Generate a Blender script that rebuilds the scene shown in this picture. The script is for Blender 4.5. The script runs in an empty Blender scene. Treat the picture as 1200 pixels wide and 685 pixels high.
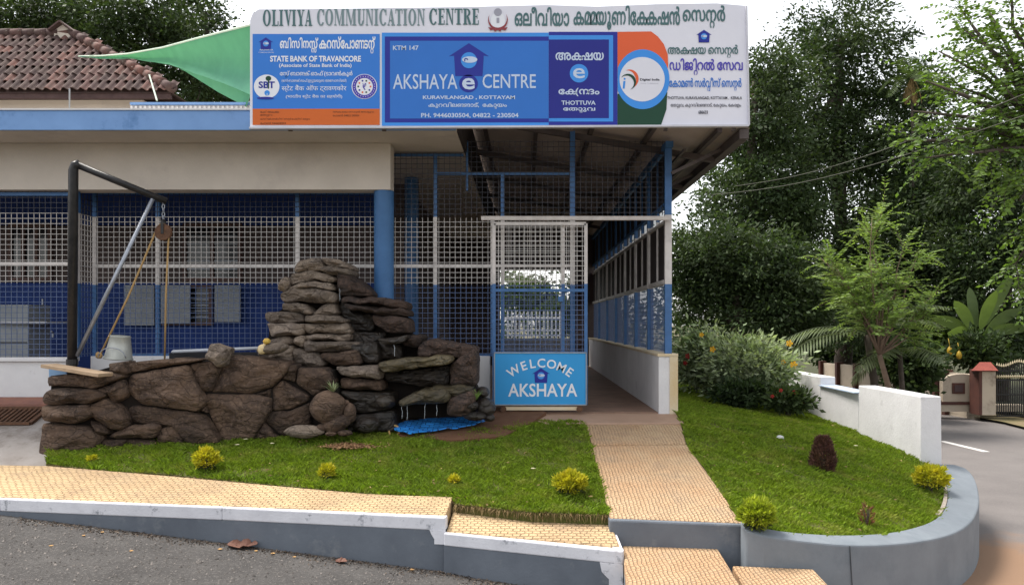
import bpy, bmesh, math, random
import numpy as np
random.seed(11)
from mathutils import Vector, noise, Matrix

sc = bpy.context.scene
COL = sc.collection
F = 950.0; PX0 = 615.0; HY = 378.0; EYE = 1.0

# ------------------------------------------------------------------ camera, sky, sun, exposure
cam = bpy.data.cameras.new('camera'); camo = bpy.data.objects.new('camera', cam); COL.objects.link(camo)
cam.sensor_width = 36.0; cam.lens = F / 1200 * 36.0
cam.shift_x = (600 - PX0) / 1200.0; cam.shift_y = (HY - 342.5) / 1200.0
cam.clip_end = 1500; cam.clip_start = 0.05
camo.location = (0, 0, EYE); camo.rotation_euler = (math.radians(90), 0, 0)
sc.camera = camo
world = bpy.data.worlds.new('World'); sc.world = world; world.use_nodes = True
nt = world.node_tree; bg = nt.nodes['Background']
SUN_EL, SUN_AZ = math.radians(64), math.radians(-65)      # azimuth clockwise from +Y: high, ahead and to the left, behind bright cloud
sky = nt.nodes.new('ShaderNodeTexSky'); sky.sky_type = 'NISHITA'; sky.sun_disc = False
sky.sun_elevation = SUN_EL; sky.sun_rotation = SUN_AZ; sky.dust_density = 1.6; sky.air_density = 1.2
hs = nt.nodes.new('ShaderNodeHueSaturation'); hs.inputs['Saturation'].default_value = 0.15; hs.inputs['Value'].default_value = 1.0
nt.links.new(sky.outputs[0], hs.inputs['Color']); nt.links.new(hs.outputs[0], bg.inputs['Color'])
bg.inputs['Strength'].default_value = 0.15
sun = bpy.data.lights.new('sun', 'SUN'); sun.energy = 2.6; sun.angle = math.radians(22); sun.color = (1.0, 0.94, 0.85)
suno = bpy.data.objects.new('sun', sun); COL.objects.link(suno)
dirv = Vector((math.sin(SUN_AZ) * math.cos(SUN_EL), math.cos(SUN_AZ) * math.cos(SUN_EL), math.sin(SUN_EL)))
suno.rotation_euler = dirv.to_track_quat('Z', 'Y').to_euler()
sc.view_settings.view_transform = 'Standard'; sc.view_settings.look = 'None'
sc.view_settings.exposure = 1.1; sc.view_settings.gamma = 1.0
sc.cycles.max_bounces = 6; sc.cycles.transparent_max_bounces = 8
sc.cycles.use_denoising = True

# ------------------------------------------------------------------ helpers
def P(px, py, Y):
    return Vector(((px - PX0) * Y / F, Y, EYE - (py - HY) * Y / F))
def GP(px, py, zf):
    "point where the line of sight through a pixel meets a ground function z=zf(x,y)"
    lo, hi = 1.5, 60.0
    for _ in range(50):
        m = (lo + hi) / 2; p = P(px, py, m)
        if p.z > zf(p.x, p.y): lo = m
        else: hi = m
    return P(px, py, lo)
def clamp(a, lo, hi): return max(lo, min(hi, a))

MATS = {}
def mat(name, c1, c2=None, scale=6.0, rough=0.8, bump=0.0, bscale=None, metal=0.0, detail=6.0, spec=0.3, trans=0.0, alpha=1.0, island=0.0, dirt=None, dirt_scale=2.0, dirt_lo=.55, dirt_hi=.7, emit=None):
    if name in MATS: return MATS[name]
    m = bpy.data.materials.new(name); m.use_nodes = True; MATS[name] = m
    n = m.node_tree; L = n.links; b = n.nodes['Principled BSDF']
    b.inputs['Roughness'].default_value = rough; b.inputs['Metallic'].default_value = metal
    b.inputs['Specular IOR Level'].default_value = spec
    tc = n.nodes.new('ShaderNodeTexCoord'); co = tc.outputs['Object']
    col = None
    if c2 is None: c2 = tuple(x * .85 for x in c1)
    no = n.nodes.new('ShaderNodeTexNoise'); no.inputs['Scale'].default_value = scale; no.inputs['Detail'].default_value = detail
    no.inputs['Roughness'].default_value = .62
    L.new(co, no.inputs['Vector'])
    mx = n.nodes.new('ShaderNodeMix'); mx.data_type = 'RGBA'
    mr = n.nodes.new('ShaderNodeMapRange'); mr.inputs[1].default_value = .3; mr.inputs[2].default_value = .7
    L.new(no.outputs['Fac'], mr.inputs[0]); L.new(mr.outputs[0], mx.inputs[0])
    mx.inputs[6].default_value = (*c1, 1); mx.inputs[7].default_value = (*c2, 1)
    out = mx.outputs[2]
    if island:
        g = n.nodes.new('ShaderNodeNewGeometry'); m2 = n.nodes.new('ShaderNodeMapRange')
        m2.inputs[3].default_value = 1 - island; m2.inputs[4].default_value = 1 + island
        L.new(g.outputs['Random Per Island'], m2.inputs[0])
        mm = n.nodes.new('ShaderNodeVectorMath'); mm.operation = 'SCALE'
        L.new(out, mm.inputs[0]); L.new(m2.outputs[0], mm.inputs['Scale']); out = mm.outputs[0]
    if dirt is not None:
        n3 = n.nodes.new('ShaderNodeTexNoise'); n3.inputs['Scale'].default_value = dirt_scale; n3.inputs['Detail'].default_value = 8
        n3.inputs['Roughness'].default_value = .7
        L.new(co, n3.inputs['Vector'])
        r3 = n.nodes.new('ShaderNodeMapRange'); r3.inputs[1].default_value = dirt_lo; r3.inputs[2].default_value = dirt_hi; L.new(n3.outputs['Fac'], r3.inputs[0])
        x3 = n.nodes.new('ShaderNodeMix'); x3.data_type = 'RGBA'; L.new(r3.outputs[0], x3.inputs[0]); L.new(out, x3.inputs[6]); x3.inputs[7].default_value = (*dirt, 1)
        out = x3.outputs[2]
    L.new(out, b.inputs['Base Color'])
    if bump:
        nb = n.nodes.new('ShaderNodeTexNoise'); nb.inputs['Scale'].default_value = bscale or scale * 5; nb.inputs['Detail'].default_value = 8
        nb.inputs['Roughness'].default_value = .65
        L.new(co, nb.inputs['Vector'])
        bu = n.nodes.new('ShaderNodeBump'); bu.inputs['Strength'].default_value = 1.0; bu.inputs['Distance'].default_value = bump
        L.new(nb.outputs['Fac'], bu.inputs['Height']); L.new(bu.outputs[0], b.inputs['Normal'])
    if trans:
        tr = n.nodes.new('ShaderNodeBsdfTranslucent'); ms = n.nodes.new('ShaderNodeMixShader'); ms.inputs[0].default_value = trans
        tm = n.nodes.new('ShaderNodeVectorMath'); tm.operation = 'MULTIPLY'; tm.inputs[1].default_value = (1.5, 1.6, .7)
        L.new(out, tm.inputs[0]); L.new(tm.outputs[0], tr.inputs['Color'])
        L.new(b.outputs[0], ms.inputs[1]); L.new(tr.outputs[0], ms.inputs[2])
        L.new(ms.outputs[0], n.nodes['Material Output'].inputs['Surface'])
    if alpha < 1: b.inputs['Alpha'].default_value = alpha
    return m

def zband_mat(name, blue, white, z1, z2, rough=.5, top=None):
    "enamel paint that really changes colour at two heights"
    m = bpy.data.materials.new(name); m.use_nodes = True; n = m.node_tree; L = n.links; b = n.nodes['Principled BSDF']
    g = n.nodes.new('ShaderNodeNewGeometry'); s = n.nodes.new('ShaderNodeSeparateXYZ'); L.new(g.outputs['Position'], s.inputs[0])
    a = n.nodes.new('ShaderNodeMath'); a.operation = 'GREATER_THAN'; a.inputs[1].default_value = z1; L.new(s.outputs[2], a.inputs[0])
    c = n.nodes.new('ShaderNodeMath'); c.operation = 'LESS_THAN'; c.inputs[1].default_value = z2; L.new(s.outputs[2], c.inputs[0])
    d = n.nodes.new('ShaderNodeMath'); d.operation = 'MULTIPLY'; L.new(a.outputs[0], d.inputs[0]); L.new(c.outputs[0], d.inputs[1])
    no = n.nodes.new('ShaderNodeTexNoise'); no.inputs['Scale'].default_value = 9; no.inputs['Detail'].default_value = 7; L.new(g.outputs['Position'], no.inputs['Vector'])
    x = n.nodes.new('ShaderNodeMix'); x.data_type = 'RGBA'; L.new(d.outputs[0], x.inputs[0]); x.inputs[6].default_value = (*blue, 1); x.inputs[7].default_value = (*white, 1)
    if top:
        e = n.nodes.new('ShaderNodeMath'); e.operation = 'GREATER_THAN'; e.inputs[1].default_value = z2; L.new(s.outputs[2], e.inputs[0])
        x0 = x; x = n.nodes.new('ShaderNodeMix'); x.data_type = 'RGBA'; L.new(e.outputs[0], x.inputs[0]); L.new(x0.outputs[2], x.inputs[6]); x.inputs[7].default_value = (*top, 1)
    r = n.nodes.new('ShaderNodeMapRange'); r.inputs[1].default_value = .35; r.inputs[2].default_value = .75; r.inputs[3].default_value = 1; r.inputs[4].default_value = .72; L.new(no.outputs['Fac'], r.inputs[0])
    v = n.nodes.new('ShaderNodeVectorMath'); v.operation = 'SCALE'; L.new(x.outputs[2], v.inputs[0]); L.new(r.outputs[0], v.inputs['Scale'])
    L.new(v.outputs[0], b.inputs['Base Color']); b.inputs['Roughness'].default_value = rough
    return m

class MB:
    def __init__(s): s.v = []; s.f = []; s.mi = []; s.cur = 0
    def add(s, vs, fs):
        o = len(s.v); s.v += [tuple(v) for v in vs]; s.f += [tuple(i + o for i in f) for f in fs]; s.mi += [s.cur] * len(fs); return s
    def box(s, x0, x1, y0, y1, z0, z1):
        vs = [(x0,y0,z0),(x1,y0,z0),(x1,y1,z0),(x0,y1,z0),(x0,y0,z1),(x1,y0,z1),(x1,y1,z1),(x0,y1,z1)]
        return s.add(vs, [(0,3,2,1),(4,5,6,7),(0,1,5,4),(1,2,6,5),(2,3,7,6),(3,0,4,7)])
    def bar(s, a, b, w, h, up=(0,0,1)):
        a = Vector(a); b = Vector(b); d = (b - a).normalized(); u = Vector(up)
        sd = d.cross(u)
        if sd.length < 1e-4: sd = d.cross(Vector((1,0,0)))
        sd.normalize(); u = sd.cross(d).normalized()
        vs = []
        for p in (a, b):
            for q in ((-1,-1),(1,-1),(1,1),(-1,1)): vs.append(p + sd*q[0]*w/2 + u*q[1]*h/2)
        return s.add(vs, [(0,1,2,3),(7,6,5,4),(0,4,5,1),(1,5,6,2),(2,6,7,3),(3,7,4,0)])
    def tube(s, pts, r, n=8, caps=True):
        pts = [Vector(p) for p in pts]; rs = r if isinstance(r, (list, tuple)) else [r] * len(pts)
        vs = []; fs = []; prev = None
        for i, p in enumerate(pts):
            d = (pts[min(i+1, len(pts)-1)] - pts[max(i-1, 0)])
            d = d.normalized() if d.length > 1e-9 else Vector((0,0,1))
            if prev is None:
                a = d.cross(Vector((0,0,1)))
                if a.length < .05: a = d.cross(Vector((0,1,0)))
            else: a = prev - d * prev.dot(d)
            a.normalize(); prev = a; b = d.cross(a)
            for k in range(n):
                t = 2*math.pi*k/n; vs.append(p + (a*math.cos(t) + b*math.sin(t))*rs[i])
        for i in range(len(pts)-1):
            for k in range(n):
                k2 = (k+1) % n; fs.append((i*n+k, i*n+k2, (i+1)*n+k2, (i+1)*n+k))
        if caps: fs.append(tuple(range(n))[::-1]); fs.append(tuple((len(pts)-1)*n+k for k in range(n)))
        return s.add(vs, fs)
    def lathe(s, prof, c=(0,0,0), n=20, rot=None):
        vs = []; fs = []
        for r, z in prof:
            for k in range(n):
                t = 2*math.pi*k/n; v = Vector((r*math.cos(t), r*math.sin(t), z))
                if rot: v = rot @ v
                vs.append(v + Vector(c))
        for i in range(len(prof)-1):
            for k in range(n):
                k2 = (k+1) % n; fs.append((i*n+k, i*n+k2, (i+1)*n+k2, (i+1)*n+k))
        return s.add(vs, fs)
    def prism(s, poly, d):
        "poly: 3D points of one flat face, extruded by vector d"
        n = len(poly); poly = [Vector(p) for p in poly]; d = Vector(d)
        vs = poly + [p + d for p in poly]
        fs = [tuple(range(n))[::-1], tuple(range(n, 2*n))] + [(i, (i+1) % n, n+(i+1) % n, n+i) for i in range(n)]
        return s.add(vs, fs)
    def build(s, name, m, parent=None, smooth=False, bevel=0, fix=True):
        me = bpy.data.meshes.new(name); me.from_pydata(s.v, [], s.f)
        for mm in (m if isinstance(m, (list, tuple)) else [m]): me.materials.append(mm)
        if any(s.mi): me.polygons.foreach_set('material_index', s.mi)
        if fix or smooth:
            bm = bmesh.new(); bm.from_mesh(me); bmesh.ops.recalc_face_normals(bm, faces=bm.faces); bm.to_mesh(me); bm.free()
        if smooth: me.polygons.foreach_set('use_smooth', [True]*len(me.polygons))
        return link(name, me, parent, bevel)

def wloc(o):
    v = Vector((0,0,0))
    while o is not None: v += o.location; o = o.parent
    return v
def link(name, me, parent=None, bevel=0):
    o = bpy.data.objects.new(name, me); COL.objects.link(o)
    if parent is not None: o.parent = parent; o.location = -wloc(parent)
    if bevel:
        b = o.modifiers.new('bevel', 'BEVEL'); b.width = bevel; b.segments = 2; b.limit_method = 'ANGLE'
    return o
def thing(name, label, cat, loc, group=None):
    o = bpy.data.objects.new(name, None); COL.objects.link(o); o.location = loc; o.empty_display_size = .1
    o['label'] = label; o['category'] = cat
    if group: o['group'] = group
    return o
def tag(o, label=None, cat=None, group=None, kind=None):
    if label: o['label'] = label
    if cat: o['category'] = cat
    if group: o['group'] = group
    if kind: o['kind'] = kind
    return o
def np_mesh(name, verts, faces, m, parent=None, smooth=False):
    me = bpy.data.meshes.new(name); verts = np.asarray(verts, dtype=np.float32); faces = np.asarray(faces, dtype=np.int32)
    k = faces.shape[1]
    me.vertices.add(len(verts)); me.vertices.foreach_set('co', verts.ravel())
    me.loops.add(faces.size); me.loops.foreach_set('vertex_index', faces.ravel())
    me.polygons.add(len(faces)); me.polygons.foreach_set('loop_start', np.arange(0, faces.size, k, dtype=np.int32))
    for mm in (m if isinstance(m, (list, tuple)) else [m]): me.materials.append(mm)
    me.update(calc_edges=True)
    return link(name, me, parent)
def copy_tree(o, parent=None):
    c = o.copy(); COL.objects.link(c)
    if parent is not None: c.parent = parent
    for ch in list(o.children): copy_tree(ch, c)
    return c

# ------------------------------------------------------------------ colours
BLUE = (.042, .135, .33); WHITE = (.62, .58, .56)
M_paint = zband_mat('grille_enamel', BLUE, WHITE, 1.46, 2.28)
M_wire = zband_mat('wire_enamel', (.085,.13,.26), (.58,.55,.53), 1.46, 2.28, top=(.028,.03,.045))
M_blue = mat('blue_paint', (.055,.15,.33), (.042,.12,.27), 5, .5, .001, 60)
M_fascia = mat('fascia_blue', (.19,.34,.63), (.15,.28,.54), 3, .6, dirt=(.09,.2,.42), dirt_scale=3)
M_cream = mat('cream_plaster', (.60,.54,.48), (.50,.45,.40), 1.5, .9, .002, 40, dirt=(.47,.42,.38), dirt_scale=1.2)
M_white = mat('white_wash', (.72,.71,.72), (.60,.59,.60), 2.2, .85, .004, 30, dirt=(.38,.37,.37), dirt_scale=5, dirt_lo=.6, dirt_hi=.78)
M_whitep = mat('white_kerb_paint', (.72,.72,.76), (.58,.58,.62), 5, .75, .004, 40, dirt=(.25,.26,.29), dirt_scale=9, dirt_lo=.58, dirt_hi=.68)
M_grey = mat('grey_kerb_paint', (.145,.165,.195), (.105,.12,.145), 2.5, .8, .003, 40, dirt=(.24,.25,.26), dirt_scale=3.5, dirt_lo=.55, dirt_hi=.8)
M_black = mat('black_steel', (.012,.012,.014), (.03,.028,.028), 10, .35, .001, 60)
M_galv = mat('galvanised_pipe', (.38,.40,.45), (.25,.27,.31), 14, .4, metal=.6)
M_rust = mat('rusty_iron', (.16,.08,.045), (.08,.045,.03), 20, .9, .002, 90)
M_rope = mat('rope', (.45,.30,.13), (.32,.2,.09), 40, .9, .002, 120)
M_wood = mat('weathered_plank', (.45,.33,.22), (.3,.21,.14), 9, .8, .002, 60)
M_dark = mat('dark_sheet', (.045,.035,.033), (.03,.025,.025), 4, .8)
M_navy = mat('navy_wall', (.02,.056,.25), (.015,.042,.19), 3, .7)
M_innerwall = mat('inner_wall', (.13,.10,.095), (.09,.07,.07), 2, .9)
M_frame = mat('window_wood', (.10,.055,.05), (.16,.10,.09), 9, .6)
M_shut = mat('grey_shutter', (.38,.40,.42), (.30,.32,.34), 3, .6)
M_glass = mat('dark_glass', (.01,.012,.015), (.02,.02,.025), 3, .1, spec=.6)
M_soil = mat('bare_soil', (.12,.055,.03), (.17,.09,.05), 8, 1, .01, 50)
M_roofu = mat('roof_sheet', (.44,.38,.35), (.34,.29,.27), 1.5, .6, .002, 10)
M_steel = mat('truss_steel', (.11,.09,.085), (.075,.06,.06), 5, .6)
M_floor = mat('walkway_floor', (.30,.19,.14), (.20,.125,.09), 3, .75, .002, 30)

def rock_mat(name, a, b, c, crack=.012, rough=.85, spec=.3):
    m = bpy.data.materials.new(name); m.use_nodes = True; n = m.node_tree; L = n.links; bs = n.nodes['Principled BSDF']
    g = n.nodes.new('ShaderNodeNewGeometry'); co = g.outputs['Position']
    oi = n.nodes.new('ShaderNodeObjectInfo')
    def noi(s, d=8, r=.65):
        x = n.nodes.new('ShaderNodeTexNoise'); x.inputs['Scale'].default_value = s; x.inputs['Detail'].default_value = d; x.inputs['Roughness'].default_value = r
        L.new(co, x.inputs['Vector']); return x.outputs['Fac']
    def mr(i, a0, a1, b0=0, b1=1):
        x = n.nodes.new('ShaderNodeMapRange'); L.new(i, x.inputs[0]); x.inputs[1].default_value = a0; x.inputs[2].default_value = a1; x.inputs[3].default_value = b0; x.inputs[4].default_value = b1; return x.outputs[0]
    def mix(f, p, q):
        x = n.nodes.new('ShaderNodeMix'); x.data_type = 'RGBA'; L.new(f, x.inputs[0])
        for k, w in ((6, p), (7, q)):
            if isinstance(w, tuple): x.inputs[k].default_value = (*w, 1)
            else: L.new(w, x.inputs[k])
        return x.outputs[2]
    col = mix(mr(noi(3.5), .38, .62), a, b)
    col = mix(mr(noi(26, 9, .75), .5, .72), col, c)
    v = n.nodes.new('ShaderNodeVectorMath'); v.operation = 'SCALE'; L.new(col, v.inputs[0]); L.new(mr(oi.outputs['Random'], 0, 1, .68, 1.3), v.inputs['Scale'])
    L.new(v.outputs[0], bs.inputs['Base Color']); bs.inputs['Roughness'].default_value = rough; bs.inputs['Specular IOR Level'].default_value = spec
    # strata + grit relief
    mp = n.nodes.new('ShaderNodeMapping'); mp.inputs['Scale'].default_value = (2.0, 2.0, 11.0); L.new(co, mp.inputs[0])
    st = n.nodes.new('ShaderNodeTexNoise'); st.inputs['Scale'].default_value = 1.6; st.inputs['Detail'].default_value = 7; L.new(mp.outputs[0], st.inputs['Vector'])
    s1 = n.nodes.new('ShaderNodeMath'); s1.operation = 'MULTIPLY'; L.new(st.outputs['Fac'], s1.inputs[0]); s1.inputs[1].default_value = 1.6
    s2 = n.nodes.new('ShaderNodeMath'); s2.operation = 'ADD'; L.new(s1.outputs[0], s2.inputs[0]); L.new(noi(38, 8, .7), s2.inputs[1])
    # fracture lines and facets
    wn = n.nodes.new('ShaderNodeTexNoise'); wn.inputs['Scale'].default_value = 3; wn.inputs['Detail'].default_value = 4; L.new(co, wn.inputs['Vector'])
    wv = n.nodes.new('ShaderNodeVectorMath'); wv.operation = 'MULTIPLY_ADD'; L.new(wn.outputs['Color'], wv.inputs[0]); wv.inputs[1].default_value = (.35,.35,.35); L.new(co, wv.inputs[2])
    mq = n.nodes.new('ShaderNodeMapping'); mq.inputs['Scale'].default_value = (2.2, 2.2, 5.0); mq.inputs['Rotation'].default_value = (0, .25, 0); L.new(wv.outputs[0], mq.inputs[0])
    vd = n.nodes.new('ShaderNodeTexVoronoi'); vd.feature = 'DISTANCE_TO_EDGE'; vd.inputs['Scale'].default_value = 1.6; L.new(mq.outputs[0], vd.inputs['Vector'])
    ck_ = mr(vd.outputs['Distance'], 0, .035, 0, 1)
    vf = n.nodes.new('ShaderNodeTexVoronoi'); vf.feature = 'F1'; vf.inputs['Scale'].default_value = 3.4; L.new(mq.outputs[0], vf.inputs['Vector'])
    s3 = n.nodes.new('ShaderNodeMath'); s3.operation = 'MULTIPLY_ADD'; L.new(ck_, s3.inputs[0]); s3.inputs[1].default_value = .5; L.new(s2.outputs[0], s3.inputs[2])
    s4 = n.nodes.new('ShaderNodeMath'); s4.operation = 'MULTIPLY_ADD'; L.new(vf.outputs['Distance'], s4.inputs[0]); s4.inputs[1].default_value = -1.3; L.new(s3.outputs[0], s4.inputs[2]); s2 = s4
    dk = n.nodes.new('ShaderNodeVectorMath'); dk.operation = 'SCALE'; L.new(v.outputs[0], dk.inputs[0]); L.new(mr(vd.outputs['Distance'], 0, .018, .62, 1), dk.inputs['Scale']); L.new(dk.outputs[0], bs.inputs['Base Color'])
    bu = n.nodes.new('ShaderNodeBump'); bu.inputs['Distance'].default_value = crack*1.5; L.new(s2.outputs[0], bu.inputs['Height']); L.new(bu.outputs[0], bs.inputs['Normal'])
    return m
M_rockA = rock_mat('wall_rock', (.125,.08,.055), (.06,.041,.032), (.20,.135,.095), .016)
M_rockB = rock_mat('cascade_rock', (.27,.21,.16), (.145,.115,.095), (.38,.31,.25), .02)
M_rockW = rock_mat('wet_rock', (.035,.026,.019), (.02,.016,.014), (.07,.052,.035), .012, .35, .6)
M_rockM = rock_mat('mossy_ledge', (.10,.08,.04), (.055,.045,.028), (.17,.12,.06), .012, .5, .5)
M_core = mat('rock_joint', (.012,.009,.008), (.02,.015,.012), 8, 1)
M_rockD = rock_mat('brown_ledge', (.085,.056,.044), (.042,.032,.028), (.15,.09,.065), .018)

# ------------------------------------------------------------------ ground levels
def zS(x, y): return -1.556 + .155 * min(y, 9.55)
def zR(x, y):
    k = .17 if y < 9.7 else max(.12, .17 - .016*(y - 9.7))
    return zS(x, y) - k * max(0, x - 1.8)
def zA(x, y): return max(-1.03 - .094 * x, -1.25) if x > 2.3 else -1.03 - .094 * max(x, -14)

def sheet(name, outline, zf, m, h=.25, kind='structure', drop=0.0, amp=0.0, skirt=0.0):
    "ground patch: outline in (x,y), gridded, following zf"
    bm = bmesh.new()
    vs = [bm.verts.new((x, y, 0)) for x, y in outline]; bm.faces.new(vs)
    xs = [p[0] for p in outline]; ys = [p[1] for p in outline]
    def cuts(lo, hi, ax):
        t = math.ceil(lo / h) * h
        while t < hi:
            co = (t, 0, 0) if ax == 0 else (0, t, 0); no = (1, 0, 0) if ax == 0 else (0, 1, 0)
            bmesh.ops.bisect_plane(bm, geom=bm.verts[:] + bm.edges[:] + bm.faces[:], plane_co=co, plane_no=no); t += h
    cuts(min(xs), max(xs), 0); cuts(min(ys), max(ys), 1)
    for v in bm.verts:
        v.co.z = zf(v.co.x, v.co.y) - drop + (amp * noise.noise(Vector((v.co.x*1.3, v.co.y*1.3, 3))) if amp else 0)
    if skirt:
        be = [e for e in bm.edges if e.is_boundary]
        r = bmesh.ops.extrude_edge_only(bm, edges=be)
        for g in r['geom']:
            if isinstance(g, bmesh.types.BMVert): g.co.z -= skirt
    bmesh.ops.recalc_face_normals(bm, faces=bm.faces)
    me = bpy.data.meshes.new(name); bm.to_mesh(me); bm.free(); me.materials.append(m)
    up = sum(p.normal.z for p in me.polygons)
    if up < 0: me.flip_normals()
    o = link(name, me)
    if kind: o['kind'] = kind
    return o

# asphalt
def asphalt_mat(name, c1, c2, grit, leafy):
    m = mat(name, c1, c2, 3, .9, .012, 70, dirt=grit, dirt_scale=42, dirt_lo=.52, dirt_hi=.66)
    return m
M_asph = asphalt_mat('coarse_asphalt', (.05,.047,.046), (.085,.08,.077), (.135,.125,.12), True)
M_road = mat('road_asphalt', (.17,.15,.145), (.125,.11,.108), 1.2, .9, .003, 90, dirt=(.22,.19,.175), dirt_scale=60, dirt_lo=.5, dirt_hi=.75)
M_ground = mat('ground_earth', (.10,.075,.045), (.07,.08,.035), .4, 1, .02, 6)
sheet('ground', [(-400,-60),(400,-60),(400,700),(-400,700)], lambda x, y: -1.75, M_ground, h=100)
sheet('asphalt_lane', [(-14,-3),(2.3,-3),(2.3,8.1),(-14,8.1)], lambda x, y: zA(x, y), M_asph, h=.5)

# road on the right, running back past the garden, with its sandy near edge
def road_mat():
    m = mat('lane_asphalt', (.165,.15,.145), (.13,.118,.115), 1.5, .9, .003, 90, dirt=(.21,.19,.18), dirt_scale=70, dirt_lo=.5, dirt_hi=.75)
    n = m.node_tree; L = n.links; b = n.nodes['Principled BSDF']; src = b.inputs['Base Color'].links[0].from_socket
    g = n.nodes.new('ShaderNodeNewGeometry'); s = n.nodes.new('ShaderNodeSeparateXYZ'); L.new(g.outputs['Position'], s.inputs[0])
    no = n.nodes.new('ShaderNodeTexNoise'); no.inputs['Scale'].default_value = 1.6; no.inputs['Detail'].default_value = 10; no.inputs['Roughness'].default_value = .75; L.new(g.outputs['Position'], no.inputs['Vector'])
    # distance from the sandy corner by the kerb foot
    a = n.nodes.new('ShaderNodeVectorMath'); a.operation = 'DISTANCE'; L.new(g.outputs['Position'], a.inputs[0]); a.inputs[1].default_value = (4.0, 6.3, -1.25)
    ad = n.nodes.new('ShaderNodeMath'); ad.operation = 'MULTIPLY_ADD'; L.new(no.outputs['Fac'], ad.inputs[0]); ad.inputs[1].default_value = 2.4; L.new(a.outputs['Value'], ad.inputs[2])
    r = n.nodes.new('ShaderNodeMapRange'); r.inputs[1].default_value = 3.0; r.inputs[2].default_value = 3.9; r.inputs[3].default_value = .9; r.inputs[4].default_value = 0; L.new(ad.outputs[0], r.inputs[0])
    x = n.nodes.new('ShaderNodeMix'); x.data_type = 'RGBA'; L.new(r.outputs[0], x.inputs[0]); L.new(src, x.inputs[6]); x.inputs[7].default_value = (.25,.15,.09,1)
    L.new(x.outputs[2], b.inputs['Base Color']); return m
sheet('road', [(2.3,-3),(14,-3),(12.0,14),(10.9,18),(10.4,21),(8.6,27),(3.0,40),(-1,40),(3.5,24),(4.4,15),(2.3,7)], lambda x, y: zA(x, y) if y < 99 else 0, road_mat(), h=2)
mk = MB()
a = GP(1104, 516.5, lambda x, y: -1.246); b = GP(1156, 529, lambda x, y: -1.246)
mk.bar(a, b, .12, .006); o = mk.build('road_marking', mat('road_paint', (.7,.68,.66), (.5,.48,.46), 20, .8), None)
o['kind'] = 'structure'
a2 = a + (a - b) * 1.6; b2 = a + (a - b) * .8
mk = MB(); mk.bar(a2, b2, .12, .006); o = mk.build('road_marking', MATS['road_paint']); o['kind'] = 'structure'
sheet('verge', [(10.2,14),(12.6,14),(11.6,18),(11.2,21),(9.4,27.5),(8.4,27.5),(10.2,21),(10.6,18)], lambda x, y: -1.19, mat('verge_soil', (.13,.12,.05), (.20,.15,.09), 3, 1, .02, 25), h=1)
sheet('far_garden', [(-40,26),(3,26),(9.0,27.6),(11.3,19.5),(12.4,14),(60,14),(60,90),(-40,90)], lambda x, y: -1.1, mat('leaf_litter', (.05,.045,.025), (.04,.05,.02), 2, 1, .03, 15), h=8)

# turf bases
S = lambda px, py: (lambda p: (p.x, p.y))(GP(px, py, zS))
R_ = lambda px, py: (lambda p: (p.x, p.y))(GP(px, py, zR))
lawn_px = [(54,543),(120,551),(200,556),(320,568),(430,578),(530,585),(535,591),(620,600),(713,603),(712,590),(700,548),(692,520),(686,496),(640,492),(560,500),(470,500),(330,505),(180,506),(60,512)]
lawnL = [S(*q) for q in lawn_px]
M_turf = mat('turf', (.07,.095,.018), (.12,.11,.035), 3.0, 1, .02, 30)
sheet('lawn', lawnL, lambda x, y: zS(x, y), M_turf, h=.2, amp=.02, skirt=.3)
inner_px = [(1097,549),(1106,560),(1111,580),(1108,600),(1092,617),(1045,629),(990,632),(930,629),(876,618)]
lawnR = [R_(*q) for q in [(869,611.5),(852,589),(836,565),(822,543),(804,520),(801,505),(796,490)]] + [(1.80,9.7),(1.82,21),(4.4,21),(4.46,12),(4.5,9.2)] + [R_(*q) for q in inner_px]
sheet('lawn', lawnR, zR, M_turf, h=.25, amp=.015, skirt=.05)
sheet('garden_soil', [(-4.4,8.0),(-.6,7.2),(.6,6.95),(.74,6.46),(1.9,6.46),(1.95,9.7),(-4.6,9.7)], lambda x, y: zS(x, y)-.03, M_soil, h=.5)
# soil by the pool
soil = [S(*q) for q in [(455,500),(470,488),(560,478),(640,486),(625,497),(590,514),(530,519),(470,514)]]
sheet('bare_soil_patch', soil, lambda x, y: zS(x, y) + .035, M_soil, h=.2, amp=.02, skirt=.08)

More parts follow.
